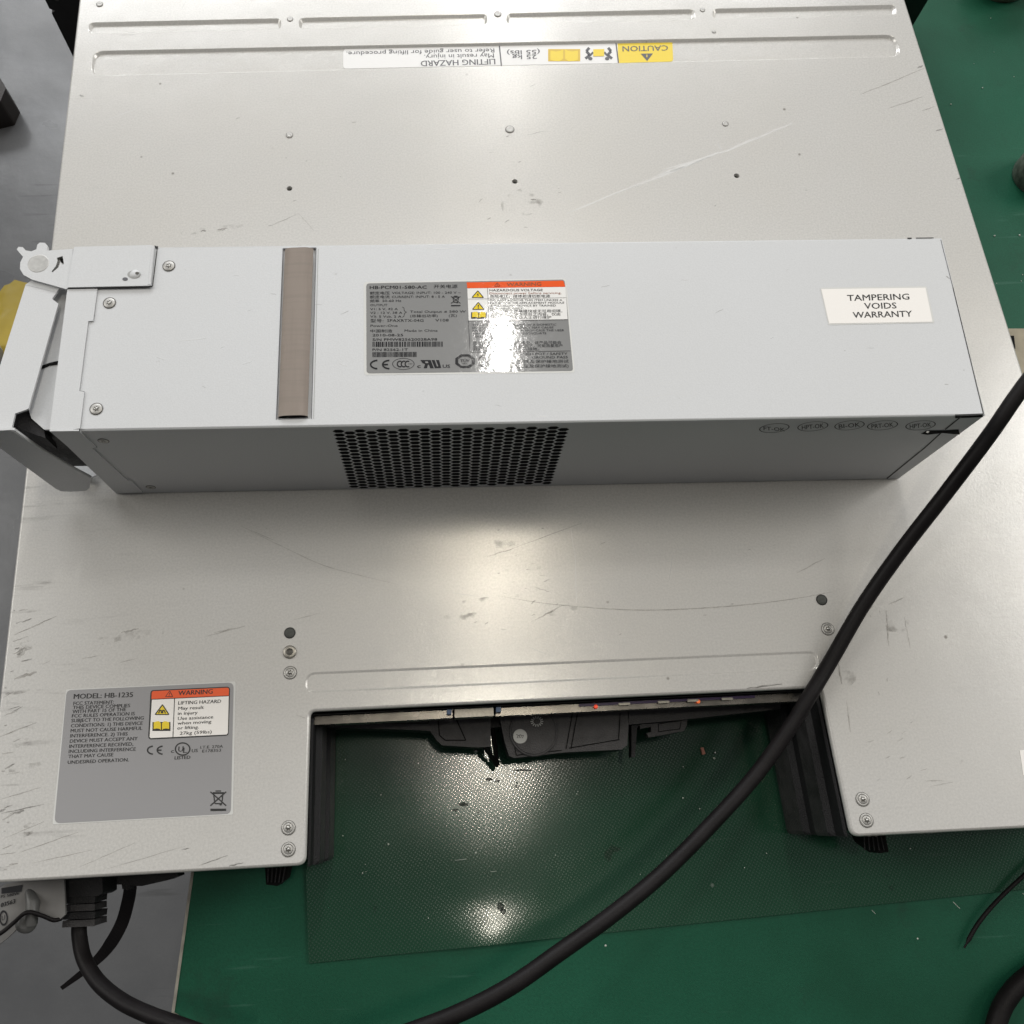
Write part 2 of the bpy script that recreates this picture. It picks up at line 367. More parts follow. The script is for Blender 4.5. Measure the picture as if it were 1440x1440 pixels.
def stroke(mb, fn, pts, w, k, off=.0002):
    for (xa, ya), (xb, yb) in zip(pts[:-1], pts[1:]):
        d = math.hypot(xb - xa, yb - ya) or 1; nx, ny = -(yb - ya) / d * w / 2, (xb - xa) / d * w / 2
        mb.poly([fn(xa + nx, ya + ny, off), fn(xb + nx, yb + ny, off), fn(xb - nx, yb - ny, off), fn(xa - nx, ya - ny, off)], k)
def arc(cx, cy, rx, ry, a0, a1, n=14): return [(cx + rx * math.cos(math.radians(a0 + (a1 - a0) * i / n)), cy - ry * math.sin(math.radians(a0 + (a1 - a0) * i / n))) for i in range(n + 1)]
def scratch(mb, fn, pts, w, k, off=.00005):     # tapering fine line through photo points
    P = [Vector((a, b)) for a, b in pts]; n = len(P); Lf, Rt = [], []
    for i, p in enumerate(P):
        t = (P[min(i + 1, n - 1)] - P[max(i - 1, 0)]).normalized(); nn = Vector((-t.y, t.x))
        ww = w * (.25 + .75 * math.sin(math.pi * (i + .4) / (n - .2)))
        Lf.append(p + nn * ww / 2); Rt.append(p - nn * ww / 2)
    vs = [fn(p.x, p.y, off) for p in Lf] + [fn(p.x, p.y, off) for p in Rt]
    mb.add(vs, [[i, i + 1, n + i + 1, n + i] for i in range(n - 1)], k)
def curve(pts, n=10):                   # Catmull-Rom
    P = [Vector(p) for p in pts]; P = [P[0] * 2 - P[1]] + P + [P[-1] * 2 - P[-2]]; out = []
    for i in range(1, len(P) - 2):
        for j in range(n):
            t = j / n; a, b, c, d = P[i - 1:i + 3]
            out.append(.5 * ((2 * b) + (c - a) * t + (2 * a - 5 * b + 4 * c - d) * t * t + (3 * b - a - 3 * c + d) * t ** 3))
    out.append(P[-2]); return out
def wobble(p0, p1, n=7, amp=.6):
    return [(p0[0] + (p1[0] - p0[0]) * i / n + random.uniform(-amp, amp) * (0 < i < n), p0[1] + (p1[1] - p0[1]) * i / n + random.uniform(-amp, amp) * (0 < i < n)) for i in range(n + 1)]

# marks
def tri_sign(mb, fn, x, y, w, h, lean=0, off=.0002, kind='!', fill='yel', k='ink'):
    A = [(x + lean * h, y - h), (x - w / 2, y), (x + w / 2, y)]
    shape(mb, fn, roundpoly(A, w * .06, 3), k, off)
    cx = sum(a for a, b in A) / 3; cy = sum(b for a, b in A) / 3
    shape(mb, fn, [(cx + (a - cx) * .74, cy + (b - cy) * .74) for a, b in A], fill, off + .00005)
    if kind == '!':
        shape(mb, fn, [(x + lean * h * .6 - w * .05, y - h * .62), (x + lean * h * .6 + w * .05, y - h * .62), (x + w * .025, y - h * .26), (x - w * .025, y - h * .26)], k, off + .0001)
        shape(mb, fn, circ((x, y - h * .17), w * .04, h * .05, 8), k, off + .0001)
    elif kind == 'bolt':
        shape(mb, fn, [(x + w * .05, y - h * .66), (x - w * .09, y - h * .36), (x + w * .0, y - h * .38), (x - w * .03, y - h * .12), (x + w * .10, y - h * .42), (x + w * .02, y - h * .40)], k, off + .0001)
    elif kind == 'lift':
        stroke(mb, fn, [(x - w * .22, y - h * .15), (x - w * .12, y - h * .45), (x, y - h * .35)], w * .07, k, off + .0001)
        stroke(mb, fn, [(x + w * .22, y - h * .15), (x + w * .12, y - h * .45), (x, y - h * .35)], w * .07, k, off + .0001)
        shape(mb, fn, [(x - w * .08, y - h * .32), (x + w * .08, y - h * .32), (x + w * .08, y - h * .16), (x - w * .08, y - h * .16)], k, off + .0001)
def book(mb, fn, x, y, w, h, fill, k, off=.0002, sg=1):
    shape(mb, fn, [(x - w / 2, y - h * .42), (x + w / 2, y - h * .42), (x + w / 2, y + h * .5), (x - w / 2, y + h * .5)], k, off)
    for s in (-1, 1):
        pts = [(x + s * w * .03, y - h * .30 * sg), (x + s * w * .14, y - h * .5 * sg), (x + s * w * .30, y - h * .48 * sg), (x + s * w * .43, y - h * .38 * sg), (x + s * w * .43, y + h * .30 * sg), (x + s * w * .26, y + h * .24 * sg), (x + s * w * .12, y + h * .28 * sg), (x + s * w * .03, y + h * .40 * sg)]
        shape(mb, fn, pts, fill, off + .00006)
def ce_mark(mb, fn, x0, y0, x1, y1, k, off=.0002):
    w = (x1 - x0); h = (y1 - y0); r = h / 2; cy = (y0 + y1) / 2; rx = w * .40
    for cx in (x0 + rx, x1):
        stroke(mb, fn, arc(cx, cy, rx * .92, r * .9, 95, 265), h * .17, k, off)
    stroke(mb, fn, [(x1 - rx * .9, cy), (x1 - rx * .25, cy)], h * .16, k, off + .00004)
def weee(mb, fn, x, y, w, h, k, bar, off=.0002):
    t = h * .08
    stroke(mb, fn, [(x - w * .36, y - h * .36), (x + w * .36, y - h * .36)], t * 1.6, k, off)
    stroke(mb, fn, [(x - w * .30, y - h * .34), (x - w * .22, y + h * .36), (x + w * .22, y + h * .36), (x + w * .30, y - h * .34)], t, k, off + .00002)
    stroke(mb, fn, [(x - w * .5, y - h * .45), (x + w * .5, y + h * .5)], t, k, off + .00004); stroke(mb, fn, [(x + w * .5, y - h * .45), (x - w * .5, y + h * .5)], t, k, off + .00006)
    shape(mb, fn, circ((x + w * .15, y + h * .40), w * .08, h * .09, 10), k, off + .00008)
    stroke(mb, fn, [(x - w * .18, y - h * .5), (x + w * .18, y - h * .5)], t, k, off)
    shape(mb, fn, [(x - w * .5, bar), (x + w * .5, bar - .2), (x + w * .5, bar + h * .16), (x - w * .5, bar + h * .17)], k, off)
def barcode(mb, fn, x0, y0, x1, y1, k, slope=0, seed=1, off=.0002):
    rr = random.Random(seed); x = x0; u = (x1 - x0) / 118.
    while x < x1:
        w = u * rr.choice((1, 1, 1.4, 2, 2.6)); 
        shape(mb, fn, [(x, y0 + slope * (x - x0)), (min(x + w, x1), y0 + slope * (x - x0)), (min(x + w, x1), y1 + slope * (x - x0)), (x, y1 + slope * (x - x0))], k, off)
        x += w + u * rr.choice((.8, 1, 1.3, 1.9))

def wmat(o):
    m = o.matrix_basis.copy()
    while o.parent: o = o.parent; m = o.matrix_basis @ m
    return m
def _build(s, name, parent=None, bevel=None):
    me = bpy.data.meshes.new(name); o = bpy.data.objects.new(name, me); C.objects.link(o); vs = s.v
    if parent is not None:
        inv = wmat(parent).inverted(); vs = [tuple(inv @ Vector(p)) for p in vs]; o.parent = parent
    me.from_pydata(vs, [], s.f)
    for m in s.mats: me.materials.append(m)
    me.polygons.foreach_set('material_index', s.m); me.polygons.foreach_set('use_smooth', s.sm); me.update()
    if bevel:
        b = o.modifiers.new('bevel', 'BEVEL'); b.width = bevel; b.segments = 2; b.limit_method = 'ANGLE'; b.angle_limit = math.radians(40)
    return o
MB.build = _build
def place(src, parent, pos, first, rot=(0, 0, 0), sc=1.0):
    o = src if first else src.copy()
    if not first: C.objects.link(o)
    o.parent = parent; o.location = wmat(parent).inverted() @ Vector(pos); o.rotation_euler = rot; o.scale = (sc, sc, sc)
    return o

# ================================================================== setting: floor and bench
b = MB(); b.box((-4, -3, -.76), (4, 6, -.74), 'floor'); tag(b.build('floor'), 'grey painted workshop floor', None, None, 'structure')
bench = empty('workbench', (.5, .3, -.74), 'green topped workbench under the steel enclosure', 'workbench')
e0 = Vector((-.1581, -.0045)); e1 = Vector((-.1632, -.0555)); ed = (e0 - e1).normalized(); en = Vector((ed.y, -ed.x))
def bt(s, t, z): p = e1 + ed * s + en * t; return (p.x, p.y, z)
b = MB(); TB = [bt(-.45, 0, 0), bt(-.45, 1.5, 0), bt(1.35, 1.5, 0), bt(1.35, 0, 0)]
b.slab(TB, (0, 0, -.003), 'green'); b.build('green_top', bench)
b = MB(); b.slab([bt(-.45, .002, -.0032), bt(-.45, 1.5, -.0032), bt(1.35, 1.5, -.0032), bt(1.35, .002, -.0032)], (0, 0, -.022), 'greyp'); b.build('tabletop_board', bench)
b = MB(); b.box((0, -.0012, -.024), (1.8, .0, .0004), 'edge', lambda x, y, z: bt(x - .45, y, z)); b.build('edge_strip', bench)
for sx, sy in ((.08, .12), (.08, 1.4), (1.2, .12), (1.2, 1.4)):
    b = MB(); b.box((sx - .45, sy, -.74), (sx - .41, sy + .04, -.026), 'greyp', lambda x, y, z: bt(x, y, z)); b.build('leg', bench)
b = MB(); q = [tab(236, 1440, .0012), tab(244, 1424, .0012), tab(252, 1429, .0012), tab(262, 1440, .0012), tab(262, 1460, .0012), tab(234, 1460, .0012)]
b.slab(q, (0, 0, -.0022), 'edge'); b.build('corner_guard', bench)

# woven sheet lying on the bench
m0 = tab(435, 1354); m1 = tab(1440, 1250); md = (m1 - m0).normalized(); mn = Vector((-md.y, md.x, 0))
def sh(s, t, z): p = m0 + md * s + mn * t; return (p.x, p.y, z)
b = MB(); n = 60
tt = [.004 * j for j in range(11)] + [.06, .08, .11, .15, .20]; nr = len(tt)
def zs(x, y): return .0012 + .00015 * math.sin(x * 95) * math.sin(y * 70) * min(1, y * 20) + .0016 * math.exp(-((x - .076) / .024) ** 2 - (y / .011) ** 2)
top = [[sh(.40 * i / n, t, zs(.40 * i / n, t)) for i in range(n + 1)] for t in tt]
vs = [p for r in top for p in r]; b.add(vs, [[j * (n + 1) + i, j * (n + 1) + i + 1, (j + 1) * (n + 1) + i + 1, (j + 1) * (n + 1) + i] for j in range(nr - 1) for i in range(n)], 'sheet', True)
for cx, cy, rx, ry in ((652, 1131, 9, 3.4), (640, 1139, 5, 2.6), (704, 1275, 5, 7), (708, 1282, 4, 5), (734, 1083, 14, 1.6), (688, 1096, 5, 2.4), (700, 1098, 4, 1.8), (727, 1106, 3, 1.6)):
    rr = random.Random(cx); pts = [(cx + rx * rr.uniform(.7, 1.1) * math.cos(a), cy + ry * rr.uniform(.7, 1.1) * math.sin(a)) for a in [math.pi * i / 7 for i in range(14)]]
    b.region([[tab(x, y, .0021) for x, y in pts]], 'stain')
b.walls([Vector(p) for p in top[0]], (0, 0, -.0009), 'edge', closed=False)
b.walls([Vector(r[0]) for r in top], (0, 0, -.0009), 'edge', closed=False)
tag(b.build('fibre_sheet'), 'dark green woven translucent sheet lying on the bench in front of the enclosure recess', 'sheet')

# ================================================================== storage enclosure
enc = empty('storage_enclosure', (0, .2, 0), 'flat wide pale zinc steel rack enclosure with U-shaped front recess, lying on green bench', 'rack enclosure')
OUT = [(-.2205, 0), (-.1006, .0002), (-.0993, .0563), (.1046, .0558), (.1062, -.0004), (.2287, -.001), (.2175, .475), (-.2235, .475)]
outl = roundpoly(OUT, [.002, .0035, .0022, .0022, .0035, .002, .002, .002])
N_ = len(outl)
lid = MB()
l0 = offset(outl, -.0011); l1 = offset(outl, -.0004); l2 = outl
holes = []
def chan(p_tl, p_tr, p_br, p_bl, r, depth, w=.0016):
    q = [ctop(*p)[:2] for p in (p_bl, p_br, p_tr, p_tl)]
    o = roundpoly(q, r, 8); holes.append(o)
    a = offset(o, -w * .25); c = offset(o, -w * .75); d = offset(o, -w)
    lid.rings([z3(o, HC), z3(a, HC - depth * .12), z3(c, HC - depth * .88), z3(d, HC - depth)], 'plate', True)
    lid.region([z3(d, HC - depth)], 'plate')
for xa, xb in ((124, 395), (420, 685), (712, 977), (1002, 1260)):
    tY = lambda x: 31.5 - (x - 124) * .0221; bY = lambda x: 47.5 - (x - 124) * .0232
    chan((xa + 1, tY(xa)), (xb, tY(xb)), (xb + 1, bY(xb)), (xa - 1, bY(xa)), .0030, .0014)
chan((131, 71.5), (1260, 48.5), (1268, 79.5), (127, 107), .0062, .0013, .0012)
chan((430, 945.5), (1149, 915), (1153, 942), (428, 975.5), .0042, .0005, .0010)
for px, py, r in ((407, 265, .0014), (724, 255, .0014), (1036, 247, .0014)):
    c = ctop(px, py); h = circ(c[:2], r, n=20); holes.append(h)
    lid.walls(z3(h, HC), (0, 0, -.003), 'plate'); lid.poly(z3(h, HC - .003), 'hole')
lid.region([z3(l0, HC)] + [z3(h, HC) for h in holes], 'plate')
lid.rings([z3(l0, HC), z3(l1, HC - .00025), z3(l2, HC - .0010), z3(l2, HC - .0020)], 'plate', True)
lid.region([z3(offset(outl, -.0006), HC - .0022)], 'gap')
# scratches and rub marks on the sheet
for p0, p1, w, k in (((796, 301), (893, 261), 1.6, 'scl'), ((850, 278), (1012, 215), 2.6, 'scl'), ((893, 264), (1015, 213), 1.8, 'scl'), ((925, 247), (1012, 214), 4.2, 'scl'), ((1010, 216), (1115, 173), 3.4, 'scl'), ((930, 240), (975, 226), 1.4, 'scl'), ((1009, 201), (1016, 214), 1, 'scl'),
        ((808, 770), (811, 848), 1.1, 'scl'), ((803, 742), (807, 775), .7, 'scl'), ((946, 782), (941, 815), .8, 'scl'), ((632, 833), (675, 839), 1.0, 'scl'), ((744, 910), (768, 920), .8, 'scl'), ((255, 14), (262, 0), .8, 'scl'), ((146, 170), (200, 150), .7, 'scl'),
        ((1210, 133), (1300, 96), 1.2, 'scd'), ((1250, 152), (1298, 136), 1.2, 'scd'), ((1296, 156), (1314, 150), 1.2, 'scd'), ((1316, 184), (1326, 181), 1.6, 'scb'), ((1290, 96), (1298, 92), 2.2, 'scb'), ((1345, 252), (1351, 250), 1.4, 'scb'),
        ((20, 893), (80, 866), 1.5, 'scd'), ((48, 880), (72, 870), 1, 'scd'), ((18, 902), (40, 895), 1.2, 'scd'), ((0, 1036), (52, 1016), 1.5, 'scd'), ((0, 1124), (58, 1107), 1.4, 'scd'), ((2, 1144), (62, 1131), 1.6, 'scb'), ((0, 1141), (8, 1138), 3, 'scb'), ((18, 1144), (34, 1140), 3, 'scb'), ((8, 1178), (62, 1155), 1.0, 'scd'), ((30, 1198), (110, 1170), 1.2, 'scd'), ((45, 1214), (130, 1195), 1.0, 'scd'), ((0, 1202), (22, 1199), 1.2, 'scd'),
        ((110, 1220), (190, 1185), .9, 'scd'), ((150, 1222), (260, 1190), .9, 'scd'), ((280, 1217), (320, 1203), 1.4, 'scb'), ((322, 1218), (342, 1213), 1.8, 'scb'), ((255, 1195), (266, 1193), 1.4, 'scb'), ((20, 955), (52, 945), 4, 'scd'), ((60, 935), (72, 928), 1.2, 'scd'),
        ((290, 895), (345, 880), 1.5, 'scd'), ((300, 890), (330, 883), 1, 'scd'), ((115, 926), (140, 922), 1, 'scd'), ((168, 932), (195, 925), 1, 'scd'), ((170, 890), (195, 884), 2, 'scd'), ((412, 872), (450, 862), 1, 'scd'),
        ((685, 783), (722, 771), 1.6, 'scd'), ((722, 771), (820, 735), 1, 'scd'), ((750, 825), (772, 832), 1.5, 'scd'), ((752, 872), (790, 852), 2.2, 'scd'), ((1250, 850), (1272, 840), 1.6, 'scd'), ((1246, 858), (1250, 908), 1.8, 'scd'), ((1272, 868), (1280, 912), 1.2, 'scd'), ((1178, 930), (1184, 962), 2.4, 'scd'), ((1120, 806), (1160, 785), 1.2, 'scd'), ((1300, 1098), (1328, 1098), 1.2, 'scd'), ((1308, 1106), (1340, 1100), 1, 'scd'),
        ((340, 740), (390, 762), .8, 'scd'), ((1292, 1172), (1322, 1170), 1.2, 'scb'), ((1214, 1175), (1245, 1174), 2, 'scb'), ((1050, 968), (1100, 962), 2.2, 'scb'), ((1190, 985), (1196, 1030), 1.6, 'scd'), ((415, 1005), (430, 1010), 1, 'scd'), ((282, 325), (290, 324), 2, 'scb'), ((306, 323), (320, 321), 1.6, 'scd'), ((380, 318), (420, 300), .9, 'scd'), ((420, 300), (442, 325), .8, 'scd'), ((740, 190), (768, 184), .9, 'scd'), ((112, 134), (118, 136), 2, 'scb'), ((168, 49), (192, 49), 1.2, 'scd')):
    scratch(lid, ctop, wobble(p0, p1, 7, w * .35), w * 1.1, k)
scratch(lid, ctop, curve([(335, 738), (400, 770), (455, 795), (510, 810), (560, 822)], 5), 1.1, 'scd')
scratch(lid, ctop, curve([(700, 838), (780, 850), (900, 858), (1020, 853), (1110, 843), (1172, 832)], 6), 1.5, 'scd')
re = random.Random(21)
for k in range(30):
    y = re.uniform(850, 1232); x0 = max(0, 22 - (y - 800) * .13) + re.uniform(0, 26) * re.random(); a = re.uniform(-.55, -.1); l = re.uniform(3, 20)
    scratch(lid, ctop, wobble((x0 + 2, y), (x0 + 2 + l * math.cos(a), y + l * math.sin(a)), 4, .5), re.uniform(.7, 2.6), re.choice(('scd', 'scd', 'scb')))
for k in range(26):
    y = re.uniform(855, 1225); x0 = max(0, 20 - (y - 800) * .12) + re.uniform(0, 34); a = re.uniform(-.5, -.15); l = re.uniform(14, 46)
    scratch(lid, ctop, wobble((x0, y), (x0 + l * math.cos(a), y + l * math.sin(a)), 6, 1.2), re.uniform(4, 10), 'smudge', .00004)
for x, y, l, w_ in ((705, 765, 30, 12), (735, 800, 26, 14), (690, 842, 40, 9), (640, 868, 40, 10), (780, 860, 36, 8), (1190, 955, 14, 22), (1262, 880, 18, 20), (180, 895, 50, 12), (735, 285, 30, 40), (300, 322, 46, 8)):
    scratch(lid, ctop, wobble((x - l, y + l * .12), (x + l, y - l * .12), 7, 1.6), w_, 'smudge', .00003)
for k in range(16):
    x, y = re.uniform(1195, 1300), re.uniform(850, 1100); l = re.uniform(3, 12); a = re.choice((-.5, 1.4)) + re.uniform(-.2, .2)
    scratch(lid, ctop, wobble((x, y), (x + l * math.cos(a), y + l * math.sin(a)), 4, .5), re.uniform(.7, 1.6), 'scd')
for k in range(46):
    x = random.choice((random.uniform(650, 790), random.uniform(120, 1250))); y = random.choice((random.uniform(740, 930), random.uniform(120, 330)))
    if y > 900 and x > 420: y -= 40
    a = random.uniform(-.7, .1); l = random.uniform(2, 9)
    scratch(lid, ctop, wobble((x, y), (x + l * math.cos(a), y + l * math.sin(a)), 4, .4), random.uniform(.7, 1.8), random.choice(('scd', 'scd', 'scb')))
lid.build('top_cover', enc)

# steel body below the lid, open over the rear panel strip
b = MB(); ins = offset(outl, -.0012)
b.walls(z3(ins, HC - .0021), (0, 0, -(HC - .0021 - .001)), 'psudark'); b.region([z3(ins, .001)], 'psudark'); b.build('body', enc)

# screws, rivets, plugs on the lid
s = MB(); s.lathe((0, 0, 0), [(.0027, .0), (.0026, .00015), (.0025, .0001)], 'torx', capend=False); s.lathe((0, 0, 0), [(.0025, .0001), (.0024, .00022), (.00185, .00024), (.0018, .0002)], 'rivet', capend=False)
s.lathe((0, 0, 0), [(.0018, .0002), (.00172, .0001), (.00164, .0002)], 'torx', capend=False); s.lathe((0, 0, 0), [(.00164, .0002), (.0014, .00034), (.0006, .00036)], 'rivet')
st = []
for i in range(12): r = .00125 if i % 2 == 0 else .00070; st.append((r * math.cos(math.pi * i / 6), r * math.sin(math.pi * i / 6), .00039))
s.poly(st, 'torx'); s.lathe((.00012, .00005, .0004), [(.00055, 0), (.0004, .00025), (.0001, .0003)], 'steel', 10)
screw = s.build('screw')
for i, (px, py, r) in enumerate(((408, 946, .3), (405.5, 1164, 1.1), (405.5, 1194.5, .6), (1164, 884.5, .2), (1213, 1124, .9), (1218.5, 1153.5, .5))): place(screw, enc, ctop(px, py, .0001), i == 0, (0, 0, r))
s = MB(); s.lathe((0, 0, 0), [(.0027, 0), (.0027, .0003), (.0023, .0006), (.0014, .0006)], 'steeld', capend=False); s.lathe((0, 0, 0), [(.0014, .0006), (.0011, .0001), (.0006, .0004)], 'torx')
rs = s.build('screw'); place(rs, enc, ctop(407.5, 917, .0001), True)
s = MB(); s.lathe((0, 0, 0), [(.0023, 0), (.0023, .0001), (.0019, .00012)], 'gap', capend=False); s.lathe((0, 0, 0), [(.0019, .00012), (.0012, .0003)], 'disc')
hp = s.build('hole_plug')
for i, (px, py) in enumerate(((407.5, 890), (1155.5, 843.5))): place(hp, enc, ctop(px, py, .0001), i == 0)
s = MB(); s.lathe((0, 0, 0), [(.0020, 0), (.0020, .0001), (.0017, .00013)], 'ring', capend=False); s.lathe((0, 0, 0), [(.0017, .00013), (.0013, .0004), (.0007, .0002), (.0003, .0002)], 'rivet')
rv = s.build('rivet')
for i, (px, py, sc) in enumerate(((407, 190, .9), (717, 182, 1.15), (1020, 174, .8), (408, 27, .8), (700, 20, 1.0), (988, 14, .7), (140, 6, .9), (1004, 44.5, .55))): place(rv, enc, ctop(px, py, .0001), i == 0, (0, 0, i), sc)

# model label, lower left
def zl(x, y): return 60 + x / 3.79, 930 + y / 3.79
def ml(x, y, off=.0001): return ctop(*zl(x, y), off)
b = MB()
shape(b, ml, roundpoly([(124, 150), (1029, 107), (1014, 817), (52, 870)], 10, 3), 'ledge', .00008)
shape(b, ml, roundpoly([(128, 154), (1018, 112), (1003, 812), (62, 864)], 30, 5), 'lgrey2', .00014)
T = lambda t, x0, y0, x1, y1, h, **k: text(b, ml, t, x0, y0, x1, y1, h, k.pop('k', 'inkg'), lean=.10, off=k.pop('off', .0002), **k)
T('MODEL: HB-1235', 165, 200, 480, 190, 26, bold=.045)
for t, x0, y0, x1, y1 in (('FCC STATEMENT:', 163, 233, 378, 226), ('THIS DEVICE COMPLIES', 160, 255, 465, 244), ('WITH PART 15 OF THE', 158, 277, 443, 265), ('FCC RULES OPERATION IS', 155, 300, 490, 287), ('SUBJECT TO THE FOLLOWING', 152, 325, 538, 310), ('CONDITIONS: 1) THIS DEVICE', 150, 352, 532, 338), ('MUST NOT CAUSE HARMFUL', 148, 379, 530, 365), ('INTERFERENCE. 2) THIS', 146, 406, 452, 395), ('DEVICE MUST ACCEPT ANY', 144, 434, 505, 420), ('INTERFERENCE RECEIVED,', 141, 462, 482, 449), ('INCLUDING INTERFERENCE', 138, 489, 495, 476), ('THAT MAY CAUSE', 136, 516, 375, 506), ('UNDESIRED OPERATION.', 133, 547, 458, 533)):
    T(t, x0, y0, x1, y1, 18, bold=.03)
shape(b, ml, roundpoly([(575, 154), (999, 134), (991, 396), (562, 417)], 18, 5), 'inkg', .0002)
shape(b, ml, [(582, 205), (992, 186), (987, 382), (980, 390), (575, 409), (570, 402)], 'lwhite2', .00025)
shape(b, ml, roundpoly([(581, 159), (994, 140), (992, 182), (580, 201)], [12, 12, 0, 0], 4), 'red2', .00025)
tri_sign(b, ml, 674, 190, 44, 36, .1, .0003, '!', 'red2', 'inkg')
T('WARNING', 722, 181, 905, 172, 24, bold=.03, off=.0003)
stroke(b, ml, [(703, 198), (694, 410)], 4, 'inkg', .0003)
tri_sign(b, ml, 636, 286, 84, 60, .05, .0003, 'lift', 'yel2', 'inkg'); book(b, ml, 633, 345, 96, 52, 'yel2', 'inkg', .0003)
for t, x0, y0, x1, y1, h, bo in (('LIFTING HAZARD', 722, 231, 950, 221, 18, .03), ('May result', 722, 259, 858, 253, 17, .025), ('in injury', 720, 286, 825, 281, 17, .025), ('Use assistance', 720, 313, 908, 304, 17, .025), ('when moving', 718, 338, 898, 329, 17, .025), ('or lifting.', 717, 364, 832, 358, 17, .025), ('27kg (59lbs)', 730, 392, 900, 383, 17, .02)):
    T(t, x0, y0, x1, y1, h, bold=bo, off=.0003)
ce_mark(b, ml, 556, 450, 642, 497, 'inkg', .0002)
frame(b, ml, circ((746, 467), 42, 36, 28), circ((746, 467), 35, 29, 28), 'inkg', .0002); T('U', 722, 482, 748, 480, 28, bold=.03); T('L', 748, 488, 768, 487, 28, bold=.03)
T('c', 683, 488, 700, 487, 20, bold=.02); T('US', 794, 485, 826, 483, 17, bold=.03); T('LISTED', 703, 523, 786, 519, 17, bold=.05)
T('I.T.E. 270A', 840, 466, 960, 460, 15, bold=.01); T('E178353', 850, 486, 950, 481, 15, bold=.01)
weee(b, ml, 936, 730, 84, 78, 'inkg', 785)
b.build('model_label', enc)

# lifting label in the long channel (reads from the other side)
def zu(x, y): return 460 + x / 2.88, 40 + y / 2.88
def ul(x, y, off=.0001): return ctop(*zu(x, y), off - .0013)
b = MB()
shape(b, ul, roundpoly([(65, 82), (1176, 54), (1180, 140), (65, 163)], [18, 0, 0, 14], 4), 'lwhite3', .0001)
shape(b, ul, roundpoly([(1176, 54), (1398, 48), (1402, 134), (1180, 140)], [0, 12, 12, 0], 4), 'yel2', .0001)
V = lambda t, x0, y0, x1, y1, h, bo=.01, k='inkv': text(b, ul, t, x0, y0, x1, y1, h, k, lean=-.05, bold=bo, off=.00016, flip=True)
V('LIFTING HAZARD', 680, 123, 379, 131, 22, .03); V('May result in injury.', 675, 101, 393, 107, 17); V('Refer to user guide for lifting procedure.', 677, 81, 78, 94, 16)
V('25 kg', 849, 106, 750, 108, 17, .02); V('(55 lbs)', 861, 86, 728, 90, 17, .02)
stroke(b, ul, [(697, 64), (706, 152)], 5, 'inkv', .00016); stroke(b, ul, [(1169, 52), (1180, 140)], 5, 'inkv', .00018)
V('CAUTION', 1380, 68, 1196, 72, 21, .02)
shape(b, ul, [(1296, 132), (1270, 102), (1320, 101)], 'inkv', .00016); shape(b, ul, [(1293, 106), (1297, 106), (1297, 116), (1293, 116)], 'yel2', .0002)
book(b, ul, 960, 106, 130, 54, 'yel2', 'yel3', .00016, -1)
for sx in (-1, 1):                                     # two lifters holding a box
    stroke(b, ul, [(1100 + sx * 54, 122), (1100 + sx * 36, 108), (1100 + sx * 50, 92), (1100 + sx * 38, 78)], 11, 'inkv', .00016)
    stroke(b, ul, [(1100 + sx * 36, 110), (1100 + sx * 22, 96)], 8, 'inkv', .00020); shape(b, ul, circ((1100 + sx * 34, 122), 9, 7, 10), 'inkv', .00022)
shape(b, ul, [(1078, 84), (1122, 83), (1122, 112), (1078, 113)], 'yel2', .00024)
b.build('lifting_label', enc)
b = MB(); shape(b, ctop, [(1434, 1055), (1470, 1053), (1474, 1090), (1439, 1090)], 'lwhite2', .0001); b.build('paper_label', enc)

# rack ears behind the far corners
for (pa, pb, s_, xo) in (((102, 78), (65, 0), -1, -.2230), ((1286, 32), (1300, 0), 1, .2178)):
    q = U(*pa, .004); yE = q.y; b = MB()
    f = lambda x, z, y=yE: (x, y, z)
    x1 = q.x
    pts = [(x1, .001), (xo + s_ * -.004, .001), (xo + s_ * -.004, HC - .004), (x1, HC - .004)]
    if s_ < 0: pts = [(x1, .001), (xo + .004, .001), (xo + .004, HC - .004), (x1, HC - .004), (x1, .036), (x1 + .0025, .0345), (x1, .033)]
    b.slab([f(*p) for p in pts], (0, .003, 0), 'ear')
    if s_ < 0:
        b.lathe((x1 + .007, yE, .043), [(.0016, -.0002), (.0012, -.0012), (.0004, -.0014)], 'torx', 14, (Vector((1, 0, 0)), Vector((0, 0, 1)), Vector((0, 1, 0)))) 
    b.build('rack_ear', enc)

# ---- recess: rear panel strip, board, lamps, handles, ribbed side rails
ry0 = .0563
def rp(px, py, y): d = ray(px, py); t = (y - CAM.y) / d.y; return CAM + d * t      # point on a vertical plane y
b = MB()
for xa, xb, z1, kk in ((-.0985, -.0433, HC - .007, 'strip'), (-.0425, -.0268, HC - .0065, 'steeld'), (-.0260, .1035, HC - .0085, 'strip')):
    b.box((xa, ry0 - .0045, HC - .0142), (xb, ry0 - .0035, z1), kk)
    b.box((xa, ry0 - .0045, z1), (xb, ry0 - .0012, z1 + .0005), kk)
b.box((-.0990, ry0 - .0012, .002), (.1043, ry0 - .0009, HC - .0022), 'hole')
b.build('rear_panel', enc)
b = MB(); b.box((.008, ry0 - .0024, HC - .0079), (.080, ry0 - .0014, HC - .0068), 'pcb')
for x in (.024, .040, .052, .066): b.box((x, ry0 - .0028, HC - .0068), (x + .0045, ry0 - .0019, HC - .0060), 'steeld')
b.build('circuit_board', enc)
for x, k in ((.0147, 'led'), (.0565, 'led2')):
    b = MB(); b.lathe((x, ry0 - .0028, HC - .0066), [(.0008, 0), (.0007, .0003), (.0003, .0005)], k, 12); b.build('indicator_lamp', enc)
